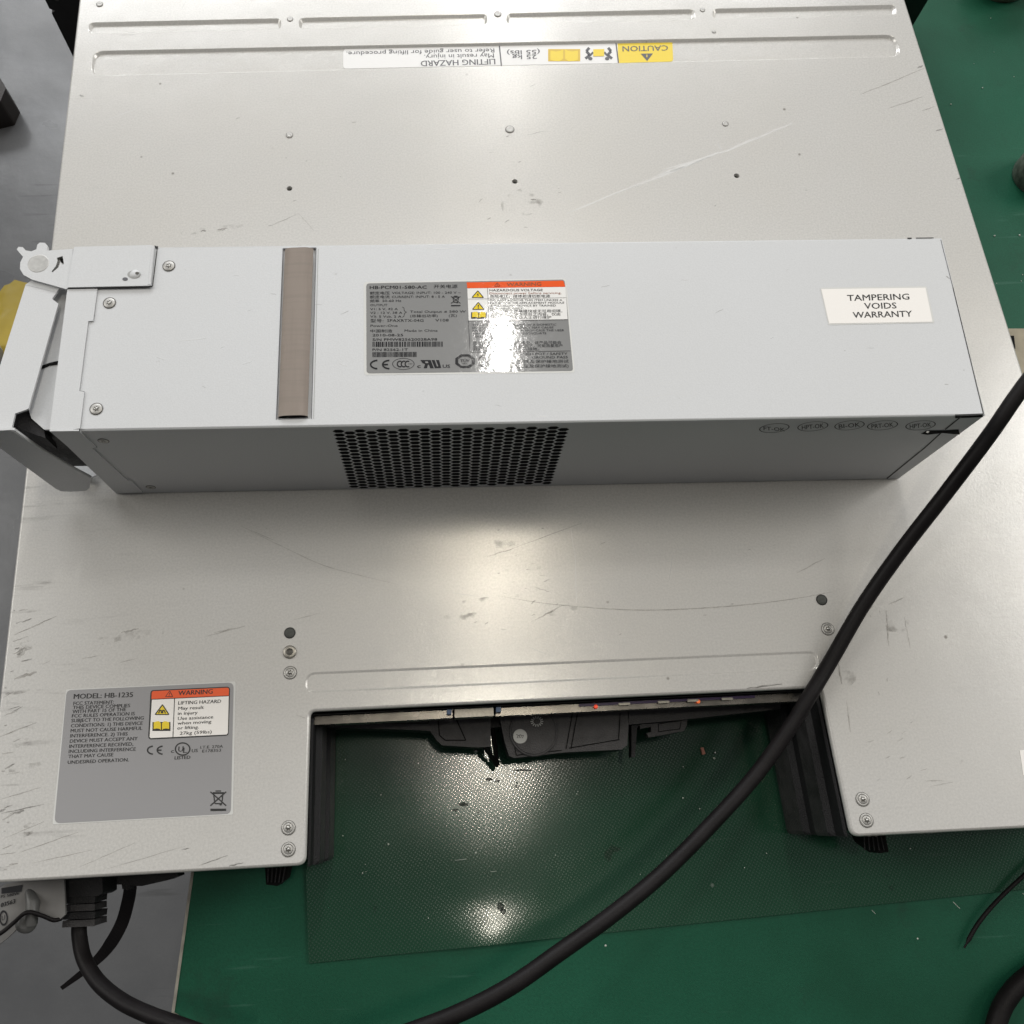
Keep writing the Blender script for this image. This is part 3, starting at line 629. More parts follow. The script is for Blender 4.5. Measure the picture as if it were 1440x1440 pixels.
b = MB(); b.box((-.0259, ry0 - .0034, HC - .0080), (-.0240, ry0 - .0015, HC - .0030), 'blue'); b.box((-.0455, ry0 - .0034, HC - .0066), (-.0437, ry0 - .0015, HC - .0030), 'blue'); b.build('latch_tab', enc)

ZH = HC - .026
def hz(px, py, off=0.0): return U(px, py, ZH + off)
b = MB()                                                # left lever
b.slab([hz(*p) for p in ((432, 1004), (640, 1002), (690, 1001), (690, 1050), (672, 1051), (622, 1048), (614, 1041), (605, 1028), (570, 1026), (500, 1024), (441, 1022), (434, 1016))], (0, 0, -.012), 'black2', 'black')
stroke(b, hz, [(480, 1014), (560, 1008), (600, 1007), (604, 1010), (602, 1017), (560, 1017), (480, 1014)], 1.2, 'hole', .0002)
stroke(b, hz, [(616, 1011), (641, 1010), (655, 1041), (626, 1041), (618, 1034), (616, 1011)], 1.6, 'hole', .0002)
b.build('lever_handle', enc)
b = MB()                                                # moulded block with the round cap
b.slab([hz(*p, .001) for p in ((700, 1000), (800, 997), (882, 994), (884, 1020), (882, 1048), (874, 1054), (794, 1058), (723, 1066), (716, 1063), (710, 1044))], (0, 0, -.014), 'black2', 'black')
for l in ([(805, 1003), (796, 1053)], [(812, 1003), (803, 1053)], [(872, 1003), (870, 1040), (800, 1052)], [(718, 1020), (726, 1062), (790, 1055)]): stroke(b, hz, l, 1.3, 'hole', .0013)
hb = b.build('handle_block', enc)
c = hz(750, 1029, .0011); b = MB(); r_ = (hz(784, 1029) - hz(750, 1029)).length
b.lathe(c, [(r_, 0), (r_ * .985, .0006), (r_ * .93, .0006), (r_ * .91, .0002), (r_ * .89, .0006)], 'black2', 36); 
b.build('round_cap', hb)
b = MB(); b.lathe(hz(731.5, 1035.5, .0019), [(.0030, 0), (.0029, .0002)], 'badge', 20)
for k in range(4): 
    a = k * .8; stroke(b, hz, [(726 + k * 2.4, 1033 + (k % 2)), (729 + k * 2.4, 1034), (727 + k * 2.5, 1038)], .9, 'ink', .0022)
b.build('date_badge', hb)
b = MB(); cx, cy = 755, 1014.5
for k in range(14):
    a = 2 * math.pi * k / 14; stroke(b, hz, [(cx + 5 * math.cos(a), cy + 4 * math.sin(a)), (cx + 9 * math.cos(a), cy + 7.4 * math.sin(a))], 1.4, 'badge', .0021)
b.build('date_wheel', hb)
b = MB(); b.slab([hz(*p, .0012) for p in ((772, 1042), (772, 1045), (776, 1046), (777, 1041))], (0, 0, -.0003), 'hole'); b.build('peg_hole', hb)
b = MB(); b.slab([hz(*p, -.001) for p in ((884, 994), (1098, 989), (1098, 997), (960, 1012), (884, 1019))], (0, 0, -.011), 'black2', 'black'); b.build('lever_handle', enc)
b = MB(); b.slab([hz(*p, -.006) for p in ((888, 1015), (899, 1013), (899, 1020), (896, 1024), (893, 1064), (888, 1065))], (0, 0, -.006), 'black')
b.slab([hz(*p, -.006) for p in ((899, 1013), (967, 1008), (966, 1020), (962, 1028), (912, 1037), (909, 1031), (916, 1029), (915, 1022), (900, 1025))], (0, 0, -.005), 'black2', 'black')
stroke(b, lambda x, y, o: hz(x, y, -.0058), [(926, 1018), (958, 1013), (956, 1025), (926, 1029), (926, 1018)], 1.1, 'hole'); b.build('release_hook', enc)
b = MB()
for pts, w in (([(668, 1006), (682, 1050), (699, 1076)], 3.2), ([(690, 1003), (699, 1075)], 3.0)):
    for k in range(len(pts) - 1):
        p, q = pts[k], pts[k + 1]; b.tube([hz(*p, -.004), hz(*q, -.016)], .0007 * w / 2, 'rubber', 8)
b.slab([hz(*p, -.003) for p in ((668, 1030), (676, 1024), (690, 1046), (676, 1048))], (0, 0, -.008), 'black'); b.slab([hz(*p, -.003) for p in ((684, 1006), (700, 1004), (704, 1022), (690, 1024))], (0, 0, -.008), 'black')
b.build('loose_strap', enc)

for s_, x0a, x0b in ((-1, -.1003, -.0992), (1, .1059, .1044)):
    b = MB()
    prof = [(0, HC - .003), (.0008, HC - .004), (.0008, HC - .012), (.0030, HC - .014), (.0034, HC - .025), (.0012, HC - .028), (.0012, HC - .036), (.0034, HC - .038), (.0036, .006), (.0024, .0006), (-.001, .0006)]
    loops = []
    for y in (-.0004, .0010, .054):
        f = 0 if y > .05 else 0; xx = x0a + (x0b - x0a) * y / .056
        sh_ = .8 if y < 0 else 1.0
        loops.append([(xx - s_ * d * sh_, y, z) for d, z in prof])
    n = len(prof)
    for j in range(2):
        for i in range(n - 1):
            b.add([loops[j][i], loops[j][i + 1], loops[j + 1][i + 1], loops[j + 1][i]], [[0, 1, 2, 3]], 'black2' if i in (4, 3, 7, 8) else 'black')
    b.add(loops[0], [list(range(n))], 'black')
    b.build('side_rail', enc)
for pts in (((372, 1212), (408, 1210), (402, 1236), (390, 1246), (374, 1244)), ((1210, 1172), (1244, 1170), (1250, 1198), (1238, 1200), (1218, 1186))):
    b = MB(); b.slab([U(*p, .030) for p in pts], (0, 0, -.010), 'hole')
    (xa, ya), (xb, yb) = pts[0], pts[1]
    for k in range(5):
        t = .15 + .17 * k; b.tube([U(xa + (xb - xa) * t, ya + 2, .0305), U(xa + (xb - xa) * t + (pts[2][0] - xb) * t, ya + (pts[3][1] - ya) * .85, .0305)], .0003, 'black', 8)
    b.build('ribbed_grip', enc)

# installed power module poking out under the lower left edge
b = MB(); zp = .044
b.slab([U(*p, zp) for p in ((-30, 1262), (0, 1248), (8, 1243), (46, 1236), (90, 1232), (92, 1286), (80, 1297), (66, 1293), (52, 1289), (30, 1300), (12, 1318), (-30, 1350))], (0, 0, -.0012), 'greyp')
pm = b.build('module_lever', enc)
fnp = lambda x, y, o=0: U(x, y, zp + o)
b = MB(); text(b, fnp, 'PS 580W', 1, 1263, 27, 1258, 4, 'ink', lean=.1, bold=.03, off=.0002); text(b, fnp, '03563', 1, 1276, 21, 1270, 6, 'ink', lean=.1, bold=.05, off=.0002)
frame(b, fnp, circ((5, 1291), 6.0, 11, 24), circ((5, 1291), 4.2, 8, 24), 'ink', .0002); text(b, fnp, 'U', 2.5, 1295, 7, 1293, 7, 'ink', off=.0002)
shape(b, fnp, [(2, 1249), (32, 1244), (30, 1254), (2, 1257)], 'ink', .0002); b.build('printed_label', pm)
b = MB(); b.tube([U(42, 1252, .042), U(46, 1270, .046), U(44, 1300, .044)], [.0019, .0025, .0022], 'greym', 14); b.lathe(U(38, 1297, .042), [(.004, 0), (.0036, .002), (.002, .0026)], 'greym', 18); b.build('cable_clip', enc)
b = MB(); b.tube(curve([U(-30, 1328, .047), U(0, 1313, .047), (U(20, 1297, .047)), U(38, 1283, .049), U(60, 1288, .047), U(75, 1294, .045), U(86, 1292, .043)], 5), .0008, 'rubber', 10); b.build('wire_bail', enc)

# ================================================================== power supply unit on top
psu = empty('power_supply_unit', PO, 'long white steel power supply with hexagon vent, lying across the enclosure', 'power supply', PR)
def lw(u, v, w): return tuple(L2W(u, v, w))
def tp(px, py): a = W2L(ptop(px, py)); return a[0], a[1]          # photo point -> local on top
uFL = tp(112, 606)[0]; uR = PL
# top + back + right + bottom sheet
b = MB()
slot = roundpoly([tp(*p) for p in ((388.5, 590.5), (438, 589), (444.5, 348.5), (398, 349.5))], .0010, 3)
e = .0006
topo = [(.0005, e), (PL - e, e), (PL - e, PW - e), (.0005, PW - e)]
b.region([[lw(u, v, PH) for u, v in topo], [lw(u, v, PH) for u, v in slot]], 'psu'); b.walls([Vector(lw(u, v, PH)) for u, v in slot], (0, 0, -.0009), 'psudark')
b.region([[lw(u, v, PH - .0009) for u, v in slot]], 'psu')
lo = [(0, 0), (PL, 0), (PL, PW), (0, PW)]
b.rings([[lw(u, v, PH) for u, v in topo], [lw(u + (0 if u < .1 else e * .7), v + (e * .7 if v > .03 else -e * .7), PH - .00018) for u, v in topo], [lw(u, v, PH - e) for u, v in lo]], 'psu', True)
b.poly([lw(PL, 0, PH - e), lw(PL, PW, PH - e), lw(PL, PW, .0004), lw(PL, 0, .0004)], 'psu'); b.poly([lw(PL, PW, PH - e), lw(0, PW, PH - e), lw(0, PW, .0004), lw(PL, PW, .0004)], 'psu')
b.poly([lw(0, 0, .0004), lw(PL, 0, .0004), lw(PL, PW, .0004), lw(0, PW, .0004)], 'psudark')
SQ = [(388.5, 590.5), (398, 349.5), (444.5, 348.5), (438, 589)]
stroke(b, ptop, SQ, 1.1, 'inkv', .00006); stroke(b, ptop, [(447.5, 350), (441, 589)], .8, 'psudark', .00006)
# folded seams and small edge slits
stroke(b, ptop, [(1323, 337), (1340, 404)], .9, 'inkv', .00006); stroke(b, ptop, [(1340, 404), (1383, 582)], 1.2, 'gap', .00006)
stroke(b, ptop, [(1288, 334.8), (1313, 334.5)], 1.3, 'gap', .00006); stroke(b, ptop, [(1276, 335.2), (1282, 335)], 2.0, 'gap', .00006)
stroke(b, ptop, [(1343, 583.8), (1383, 582.2)], 1.8, 'gap', .00006)
for p0, p1, w, k in (((1328, 540), (1334, 541), 1.2, 'scd'), ((600, 350), (640, 349), 1, 'scl'), ((1330, 388), (1336, 392), 1.4, 'scd'), ((250, 480), (290, 476), .8, 'scl'), ((900, 560), (960, 552), .8, 'scl')): scratch(b, ptop, wobble(p0, p1, 5, .3), w, k)
rp_ = random.Random(8)
for k in range(34):
    x, y = rp_.uniform(150, 1300), rp_.uniform(360, 590)
    if 500 < x < 820 and y < 530: continue
    l = rp_.uniform(1.5, 14); a = rp_.uniform(-.5, .5)
    scratch(b, ptop, wobble((x, y), (x + l * math.cos(a), y + l * math.sin(a)), 4, .4), rp_.uniform(.5, 1.1), rp_.choice(('scd', 'scl', 'scl')))
b.build('casing', psu)
# front side with the hexagon vent
b = MB()
def fl(px, py): q = front(px, py) - PO; return q.dot(E1), q.z
out = [(0, .0004), (PL, .0004), (PL, PH - e), (0, PH - e)]
v00, v10, v11, v01 = fl(476, 606.5), fl(793, 601.5), fl(779, 679), fl(508, 686)
NX, NY = 22, 18; hexes = []
for i in range(NX):
    for j in range(NY - (i % 2) * 0):
        a = i / (NX - 1); c = (j + .5 * (i % 2)) / (NY - .5)
        u = v00[0] + (v10[0] - v00[0]) * a; w0 = v00[1] + (v10[1] - v00[1]) * a; w1 = v01[1] + (v11[1] - v01[1]) * a
        hexes.append((u, w0 + (w1 - w0) * c))
pitch_u = (v10[0] - v00[0]) / (NX - 1); pitch_w = (v00[1] - v01[1]) / (NY - .5)
hl = []
for u, w in hexes: hl.append([(u + pitch_u * .57 * x, w + pitch_w * .415 * y) for x, y in ((1, 0), (.48, 1), (-.48, 1), (-1, 0), (-.48, -1), (.48, -1))])
hl = [[(u, min(max(w, .0009), PH - .0012)) for u, w in h] for h in hl]
rw = .0008
# vent field as an exact honeycomb between hexagons, solid sheet around it
bx = (min(u for h in hl for u, w in h) - rw, min(w for h in hl for u, w in h) - .0003, max(u for h in hl for u, w in h) + rw, max(w for h in hl for u, w in h) + .0003)
rect = [(bx[0], bx[1]), (bx[2], bx[1]), (bx[2], bx[3]), (bx[0], bx[3])]
b.region([[lw(u, 0, w) for u, w in out], [lw(u, 0, w) for u, w in rect]], 'psu')
b.region([[lw(u, 0, w) for u, w in rect]] + [[lw(u, 0, w) for u, w in h] for h in hl], 'psu')
for h in hl: b.walls([Vector(lw(u, 0, w)) for u, w in h], tuple(E2 * .0008), 'gap')
b.box((.012, .0065, .001), (PL - .004, .0068, PH - .0015), 'inner', lw); b.box((.012, .0009, .0008), (PL - .004, .0065, .0010), 'inner', lw)
# seam near the right end and the torn slot
S = lambda pts, w, k='gap': stroke(b, lambda x, y, o: front(x, y, o), pts, w, k, .00008)
S([(1352, 585.5), (1329, 604)], 1.8); S([(1323, 609), (1300, 630), (1247, 673)], 1.7)
shape(b, lambda x, y, o: front(x, y, o), [(1295, 610), (1303, 605.5), (1330, 605), (1348, 604), (1350, 611), (1340, 610.5), (1326, 609), (1304, 611.5)], 'hole', .0001)
shape(b, lambda x, y, o: front(x, y, o), [(1302, 608), (1304, 605.8), (1307, 606.5), (1305, 609)], 'spark', .00016)
S([(1336, 609), (1349, 611), (1350, 607)], 1.0, 'steel'); S([(1343, 586.5), (1382, 585)], 3.2, 'hole'); S([(1344, 589), (1378, 587.8)], 1.0, 'psu')
b.build('side_panel', psu)
b = MB()
for k, t in enumerate(('FT-OK', 'HPT-OK', 'BI-OK', 'PRT-OK', 'HPT-OK')):
    b = MB(); cx, cy, rx, ry = ((160, 173, 88, 26), (383, 163, 90, 27), (595, 157, 88, 27), (786, 157, 90, 27), (1006, 157, 88, 27))[k]
    fz = lambda x, y, o=0: front(1050 + x / 4.114, 560 + y / 4.114, o)
    ang = -.09
    def el(r): return [(cx + r * rx * math.cos(a) , cy + r * ry * math.sin(a) + ang * r * rx * math.cos(a)) for a in [2 * math.pi * i / 40 for i in range(40)]]
    frame(b, fz, el(1), el(.93), 'stamp', .0001)
    h = 24 if k else 20
    text(b, fz, t, cx - rx * .70, cy + 13 + (6 if k else -2), cx + rx * .70, cy + 3 + (4 if k else 16), h, 'stamp', lean=-.05, bold=.02, off=.0001)
    b.build('inspection_stamp', psu)

# left end: folded flange, bracket, latch lever, handle
b = MB()
b.slab([ptop(*p, .0006) for p in ((95, 404), (137, 404), (131, 451), (124, 451.5), (111.5, 549.5), (118.5, 551), (112, 605.5), (69.5, 606))], (0, 0, -.0006), 'psu')
stroke(b, ptop, [(137.3, 404), (131.4, 451)], 1.5, 'inkg', .0001); stroke(b, ptop, [(124.4, 452), (112, 549.5)], 1.2, 'gap', .0001); stroke(b, ptop, [(118.8, 551), (112.5, 605)], 1.4, 'inkg', .0001)
stroke(b, ptop, [(124.4, 451.6), (131, 451)], 1.5, 'gap', .0001); stroke(b, ptop, [(112, 550), (118.5, 551)], 1.5, 'gap', .0001)
ff = lambda x, y, o=0: front(x, y, o)
b.slab([front(*p, .0006) for p in ((70, 606.5), (111, 606), (136, 629.5), (129.5, 630.5), (179, 675.5), (184, 676), (200, 692), (171.5, 693.5))], tuple(E2 * .0006), 'psu')
stroke(b, ff, [(112, 607), (136.5, 629), (129.8, 630.5), (179.5, 675), (184.5, 676), (200.5, 692)], 1.2, 'gap', .0001)
b.slab([ptop(102, 604, .0008), ptop(112, 602.5, .0008), ptop(112, 606, .0008), ptop(104, 606, .0008)], (0, 0, -.0003), 'hole')
stroke(b, ptop, [(70, 605), (104, 605)], 1.6, 'gap', .0007); 
b.box((0, .0005, .0006), (.0005, PW - .0006, PH - .0006), 'psudark', lw)
b.build('end_flange', psu)
b = MB()
hB = .0014
b.slab([ptop(*p, hB) for p in roundpoly([(104, 347), (217, 344.5), (211.5, 401.5), (95, 404)], [3, 5, 2, 1], 4)], (0, 0, -hB + .0007), 'psu')
stroke(b, ptop, [(221.5, 346), (214.5, 402.5)], 1.3, 'inkg', .0001); stroke(b, ptop, [(95, 405.2), (214.5, 403)], 2.0, 'gap', .0008); stroke(b, ptop, [(217, 346.5), (222, 348.5)], 3.0, 'gap', .0002)
b.tube([ptop(215.5, 347, .0009), ptop(210, 401, .0009)], .0007, 'psu', 10)
shape(b, ptop, circ((188.5, 386), 9.5, 5.8, 20), 'psudark', hB + .00005); b.lathe(ptop(189.5, 385.5, hB), [(.0019, 0), (.0013, .0005), (.0005, .0006)], 'psu', 18)
shape(b, ptop, circ((193, 384), 3, 1.8, 10), 'torx', hB + .0007)
shape(b, ptop, circ((176, 392.5), 4, 2.6, 14), 'inkv', hB + .00005)
b.build('corner_bracket', psu)
b = MB()
LV = [(103, 350), (80, 351.5), (66, 352.5), (66.5, 345), (63, 341.5), (56, 341), (52.5, 344), (51, 350.5), (44, 353.5), (36, 352), (32, 347.5), (26, 347), (23.5, 350.5), (28, 356), (32.5, 361), (28.5, 369), (28, 378), (33, 386.5), (45, 393), (70, 400), (93, 406.5), (97, 404)]
arcp = [(80, 362.5), (88, 360), (90, 371.5), (87.5, 372), (85.5, 368), (82, 376), (74, 383), (72.5, 381.5), (78.5, 374), (81, 366.5)]
b.region([[ptop(*p, .0010) for p in LV], [ptop(*p, .0010) for p in arcp]], 'psu'); b.walls([Vector(ptop(*p, .0010)) for p in LV], (0, 0, -.0016), 'psu'); b.walls([Vector(ptop(*p, .0010)) for p in arcp], (0, 0, -.0016), 'psudark')
b.region([[ptop(*p, -.0006) for p in arcp]], 'psu')
shape(b, ptop, [(80, 363), (88, 360.5), (89.5, 370.5), (86, 369), (84, 364.5), (81, 366)], 'gap', -.0005)
lev = b.build('latch_lever', psu)
b = MB(); b.lathe(ptop(54, 370.5, .0010), [(.0040, 0), (.0039, .0001), (.0036, .00012)], 'pivot', 28); b.build('pivot_pin', lev)
# handle: bent sheet channel
b = MB()
HT = [(45.5, 393.5), (84, 405.5), (80, 411), (74, 418.5), (73.5, 420.5), (82, 427), (40, 574.5), (34, 577), (21, 581.5), (16.5, 602), (0, 604), (-29, 605), (-29, 600), (0, 514), (36, 400)]
b.slab([ptop(*p, -.0004) for p in HT], (0, 0, -.0009), 'psu')
b.poly([ptop(*p, -.0003) for p in ((45.5, 393.5), (84, 405.5), (79, 411), (37, 400.5))], 'psu')
FR = [(-28, 607), (16, 604.5), (20, 605), (60, 634), (100, 657), (127.5, 671.5), (126, 686), (120, 690.5), (100, 691.5), (86, 691), (78, 687), (0, 630)]
b.slab([front(*p, .0004) for p in FR], tuple(E2 * .0009), 'psu')
b.tube([front(-28, 606, -.0002), front(0, 605, -.0002), front(16, 603.5, -.0002)], .0006, 'steel', 8)
b.tube([front(17, 604, .0), front(60, 633, .0), front(100, 656.5, .0), front(127, 671, .0)], .0007, 'psu', 8)
b.slab([U(*p, HC + .003) for p in ((66, 650), (78, 655), (100, 650), (113, 647), (136, 668), (126, 672), (126.5, 676), (100, 672))], (0, 0, -.0008), 'psu')
b.build('handle', psu)
b = MB()
b.slab([ptop(*p, -.004) for p in ((70, 405), (96, 404), (70, 604), (62, 604), (44, 588), (40, 575), (60, 500))], (0, 0, -.0012), 'psu')
b.slab([ptop(*p, -.0037) for p in ((56, 515), (70, 510), (83, 507), (83, 512), (70, 514), (57, 519.5))], (0, 0, -.0002), 'hole')
b.build('face_plate', psu)
b = MB(); b.box((-.022, .0040, .022), (-.0006, .034, PH - .0062), 'black2', lw)
b.slab([ptop(*p, -.005) for p in ((21, 583), (36, 578), (46, 590), (62, 606), (64, 616), (36, 606), (17, 596))], (0, 0, -.010), 'black')
b.build('inlet_socket', psu)

# gasket strip
b = MB(); g0 = [tp(*p) for p in ((391.5, 587), (433, 586), (441, 350.5), (401, 351.5))]
rows = []; NG_ = 24
for j in range(NG_ + 1):
    t = j / NG_; A = Vector(g0[0]).lerp(Vector(g0[3]), t); B_ = Vector(g0[1]).lerp(Vector(g0[2]), t)
    rows.append([lw(*A.lerp(B_, i / 10), PH + .0004 + .0011 * math.sin(math.pi * i / 10) ** .5 + .00008 * math.sin(j * 2.1 + i)) for i in range(11)])
b.rings(rows, 'weave', True, False)
b.add([rows[0][i] for i in range(11)] + [lw(*Vector(g0[1]), PH - .0008), lw(*Vector(g0[0]), PH - .0008)], [list(range(13))], 'hole')
b.build('gasket_strip', psu)
stb = MB()
# screws
s = MB(); s.lathe((0, 0, 0), [(.0024, 0), (.0024, .0001), (.0021, .00012)], 'torx', capend=False); s.lathe((0, 0, 0), [(.0021, .00012), (.00202, .0002), (.0010, .00022)], 'rivet')
s.poly([(r * math.cos(math.pi * i / 6), r * math.sin(math.pi * i / 6), .00034) for i, r in enumerate([.0012, .00055] * 6)], 'torx'); s.lathe((.00005, 0, .00035), [(.0005, 0), (.0003, .0001)], 'steel', 8)
sc_ = s.build('screw')
for i, (px, py) in enumerate(((237.5, 374), (154, 426), (135.5, 575))): place(sc_, psu, ptop(px, py, .0001), i == 0, (0, 0, .4 + i))
for px, py in ((145.5, 620), (212, 685)): place(sc_, psu, front(px, py, .00005), False, (math.radians(90), 0, 0), .85)

# warranty label
b = MB(); shape(b, ptop, roundpoly([(1153, 404.5), (1303, 402.5), (1314.5, 454), (1165, 457)], 2, 2), 'ledge', .00006)
shape(b, ptop, [(1155, 406.5), (1301.5, 404.5), (1311.5, 452.5), (1166, 455)], 'lwhite2', .00012)
for t, x0, y0, x1, y1 in (('TAMPERING', 1192, 423, 1279, 421), ('VOIDS', 1216, 434.3, 1261, 433.5), ('WARRANTY', 1200, 447, 1283, 445)):
    text(b, ptop, t, x0, y0, x1, y1, 8.2, 'inkg', lean=-.12, bold=.02, off=.00018)
b.build('warranty_label', psu)

# rating label
b = MB()
shape(b, ptop, roundpoly([(511.5, 396.5), (796, 391.5), (808.5, 524), (512, 527.5)], 4, 3), 'ledge', .00006)
shape(b, ptop, roundpoly([(515, 398.5), (794, 393), (806, 521.5), (515.5, 525)], [5, 5, 4, 5], 5), 'lgrey', .00012)
A_ = lambda x, y, o=0: ptop(500 + x / 9, 390 + y / 9, o)
B2 = lambda x, y, o=0: ptop(640 + x / 8.47, 390 + y / 8.47, o)
def TA(t, x0, y0, x1, h=24, sl=-.004, **k): text(b, A_, t, x0, y0, x1, y0 + (x1 - x0) * sl, h, k.pop('k', 'ink'), lean=0, off=.0002, **k)
TA('HB-PCM01-580-AC', 180, 146, 900, 38, -.006, bold=.03); TA('开关电源', 990, 134, 1290, 40, -.006, cjk=True)
TA('额定电压', 182, 215, 432, 34, -.006, cjk=True); TA('VOLTAGE: INPUT: 100 - 240 V ~', 460, 211, 1330, 28, -.006)
TA('额定电流', 182, 264, 432, 34, -.006, cjk=True); TA('CURRENT: INPUT: 8 - 5 A', 460, 261, 1130, 28, -.006)
TA('频率', 182, 315, 300, 34, -.006, cjk=True); TA('50-60 Hz', 340, 310, 578, 28)
TA('OUTPUT', 185, 364, 402, 26); TA('V1: 5 V, 42 A', 185, 414, 535, 26); TA('V2 : 12 V, 38 A', 185, 461, 592, 26); TA('V3: 5 Vsb, 2 A', 185, 509, 582, 26)
stroke(b, A_, [(590, 375), (612, 385), (618, 425), (645, 440), (618, 455), (612, 492), (590, 505)], 5, 'ink', .0002)
TA('Total Output ≤ 580 W', 690, 448, 1395, 28); TA('(总输出功率)', 690, 502, 1040, 32, cjk=True); TA('(瓦)', 1180, 497, 1283, 32, cjk=True)
TA('型号:', 188, 566, 352, 38, cjk=True); TA('SPAXRTX-04G', 400, 562, 860, 32); TA('V108', 1010, 558, 1178, 32)
TA('Power-One', 190, 626, 532, 28); TA('中国制造', 186, 694, 465, 34, cjk=True); TA('Made in China', 620, 688, 1038, 28)
TA('2010-08-25', 215, 746, 602, 30, bold=.01); TA('S/N PMW825620028A98', 215, 802, 1032, 30, bold=.015); barcode(b, A_, 215, 815, 1102, 879, 'ink', -.003, 3)
TA('P/N 82562-1T', 215, 930, 662, 30, bold=.015); barcode(b, A_, 215, 945, 772, 1008, 'ink', -.003, 9)
ce_mark(b, A_, 182, 1044, 436, 1162, 'ink'); frame(b, A_, circ((605, 1095), 140, 73, 36), circ((605, 1095), 133, 68, 36), 'ink', .0002)
for cx in (562, 612, 662): stroke(b, A_, arc(cx, 1096, 34, 36, 60, 300), 15, 'ink', .0002 + cx * 1e-8)
TA('CQC', 668, 1100, 722, 14); TA('c', 780, 1145, 824, 46, bold=.03); TA('US', 1104, 1144, 1196, 40, bold=.03)
# recognised-component monogram: reversed R joined to a slanted U
shape(b, A_, [(820, 1046), (950, 1046), (990, 1150), (945, 1150), (928, 1105), (915, 1105), (905, 1150), (862, 1150), (880, 1098), (848, 1085)], 'ink', .0002)
shape(b, A_, [(880, 1064), (915, 1064), (922, 1086), (886, 1086)], 'lgrey', .00026)
shape(b, A_, [(962, 1046), (1000, 1046), (1030, 1128), (1048, 1128), (1018, 1046), (1056, 1046), (1084, 1146), (1004, 1150)], 'ink', .0002)
oc = lambda r: [(118 + 120 * r * math.cos(math.pi / 8 + i * math.pi / 4), 998 + 84 * r * math.sin(math.pi / 8 + i * math.pi / 4)) for i in range(8)]
frame(b, B2, oc(1.05), circ((118, 998), 88, 60, 8, a0=math.pi / 8), 'ink', .0002)
text(b, B2, 'TÜV', 62, 1010, 172, 1008, 32, 'ink', bold=.03, off=.0002); text(b, B2, 'NRTL', 90, 1035, 148, 1034, 14, 'ink', off=.0002)
frame(b, B2, circ((330, 1000), 60, 70, 24), circ((330, 1000), 42, 50, 24), 'ink', .0002)
weee(b, A_, 1268, 282, 120, 92, 'ink', 350)
# warning panel
shape(b, B2, roundpoly([(138, 60), (1290, 38), (1313, 112), (145, 130)], [0, 22, 0, 0], 4), 'red', .0002)
tri_sign(b, B2, 502, 107, 76, 46, 0, .00026, '!', 'red', 'ink'); text(b, B2, 'WARNING', 615, 104, 1026, 97, 40, 'brown', bold=.03, off=.00026)
shape(b, B2, [(145, 132), (1314, 114), (1340, 500), (162, 515)], 'lwhite', .0002)
stroke(b, B2, [(386, 126), (402, 510)], 4, 'ink', .00026); stroke(b, B2, [(152, 258), (1322, 242)], 3, 'ink', .00028)
tri_sign(b, B2, 270, 244, 158, 92, 0, .00026, 'bolt', 'yel'); tri_sign(b, B2, 276, 386, 160, 96, 0, .00026, '!', 'yel'); book(b, B2, 283, 451, 186, 84, 'yel', 'ink', .00026)
def TB(t, x0, y0, x1, h=22, sl=-.006, k='ink', **q): text(b, B2, t, x0, y0, x1, y0 + (x1 - x0) * sl, h, k, off=.00027, **q)
TB('HAZARDOUS VOLTAGE', 410, 166, 1042, 26, bold=.01); TB('Disconnect power before servicing.', 410, 202, 1266, 24, k='brown'); TB('危险电压。维修前请切断电源', 415, 240, 1130, 30, cjk=True)
for i, (t, x1) in enumerate((('DO NOT REMOVE THIS ITEM UNLESS A', 1276), ('BAY BLANK OR REPLACEMENT MODULE', 1300), ('IS INSTALLED. SERVICE BY TRAINED', 1200), ('PERSONNEL ONLY.', 815))): TB(t, 415, 285 + i * 32.5, x1, 22)
for i, (t, x1) in enumerate((('除非安装了更换模块或无可用间隔，', 1276), ('否则请勿移除本项目之内容。仅由', 1252), ('受过培训的专业人士进行维护', 1145))): TB(t, 420, 420 + i * 37, x1, 32, cjk=True)
stroke(b, B2, [(158, 516), (180, 892), (1372, 876)], 5, 'ink', .0002); stroke(b, B2, [(158, 518), (1342, 502)], 5, 'ink', .00022)
for i, (t, x1) in enumerate((('THIS IS A CLASS A PRODUCT. IN A DOMESTIC', 1205), ('ENVIRONMENT THIS PRODUCT MAY CAUSE', 1172), ('RADIO INTERFERENCE IN WHICH CASE THE USER', 1298), ('MAY BE REQUIRED TO TAKE ADEQUATE', 1088), ('MEASURES.', 400))): TB(t, 205 + i * 2, 578 + i * 34, x1, 22)
for i, (t, x1) in enumerate((('此为A级产品，在生活环境中，该产品可能会', 1265), ('造成无线电干扰。在这种情况下，可能需要用户', 1278), ('对其干扰采取切实可行的措施。', 1000))): TB(t, 212, 795 + i * 38 , x1, 32, cjk=True)
TB('HIGH POT / SAFETY', 785, 925, 1338, 28); TB('GROUND PASS', 916, 966, 1342, 28)
TB('(上高压及保护接地测试', 668, 1018, 1352, 34, cjk=True); TB('(通高压及保护接地测试)', 668, 1072, 1352, 34, cjk=True)
b.build('rating_label', psu)

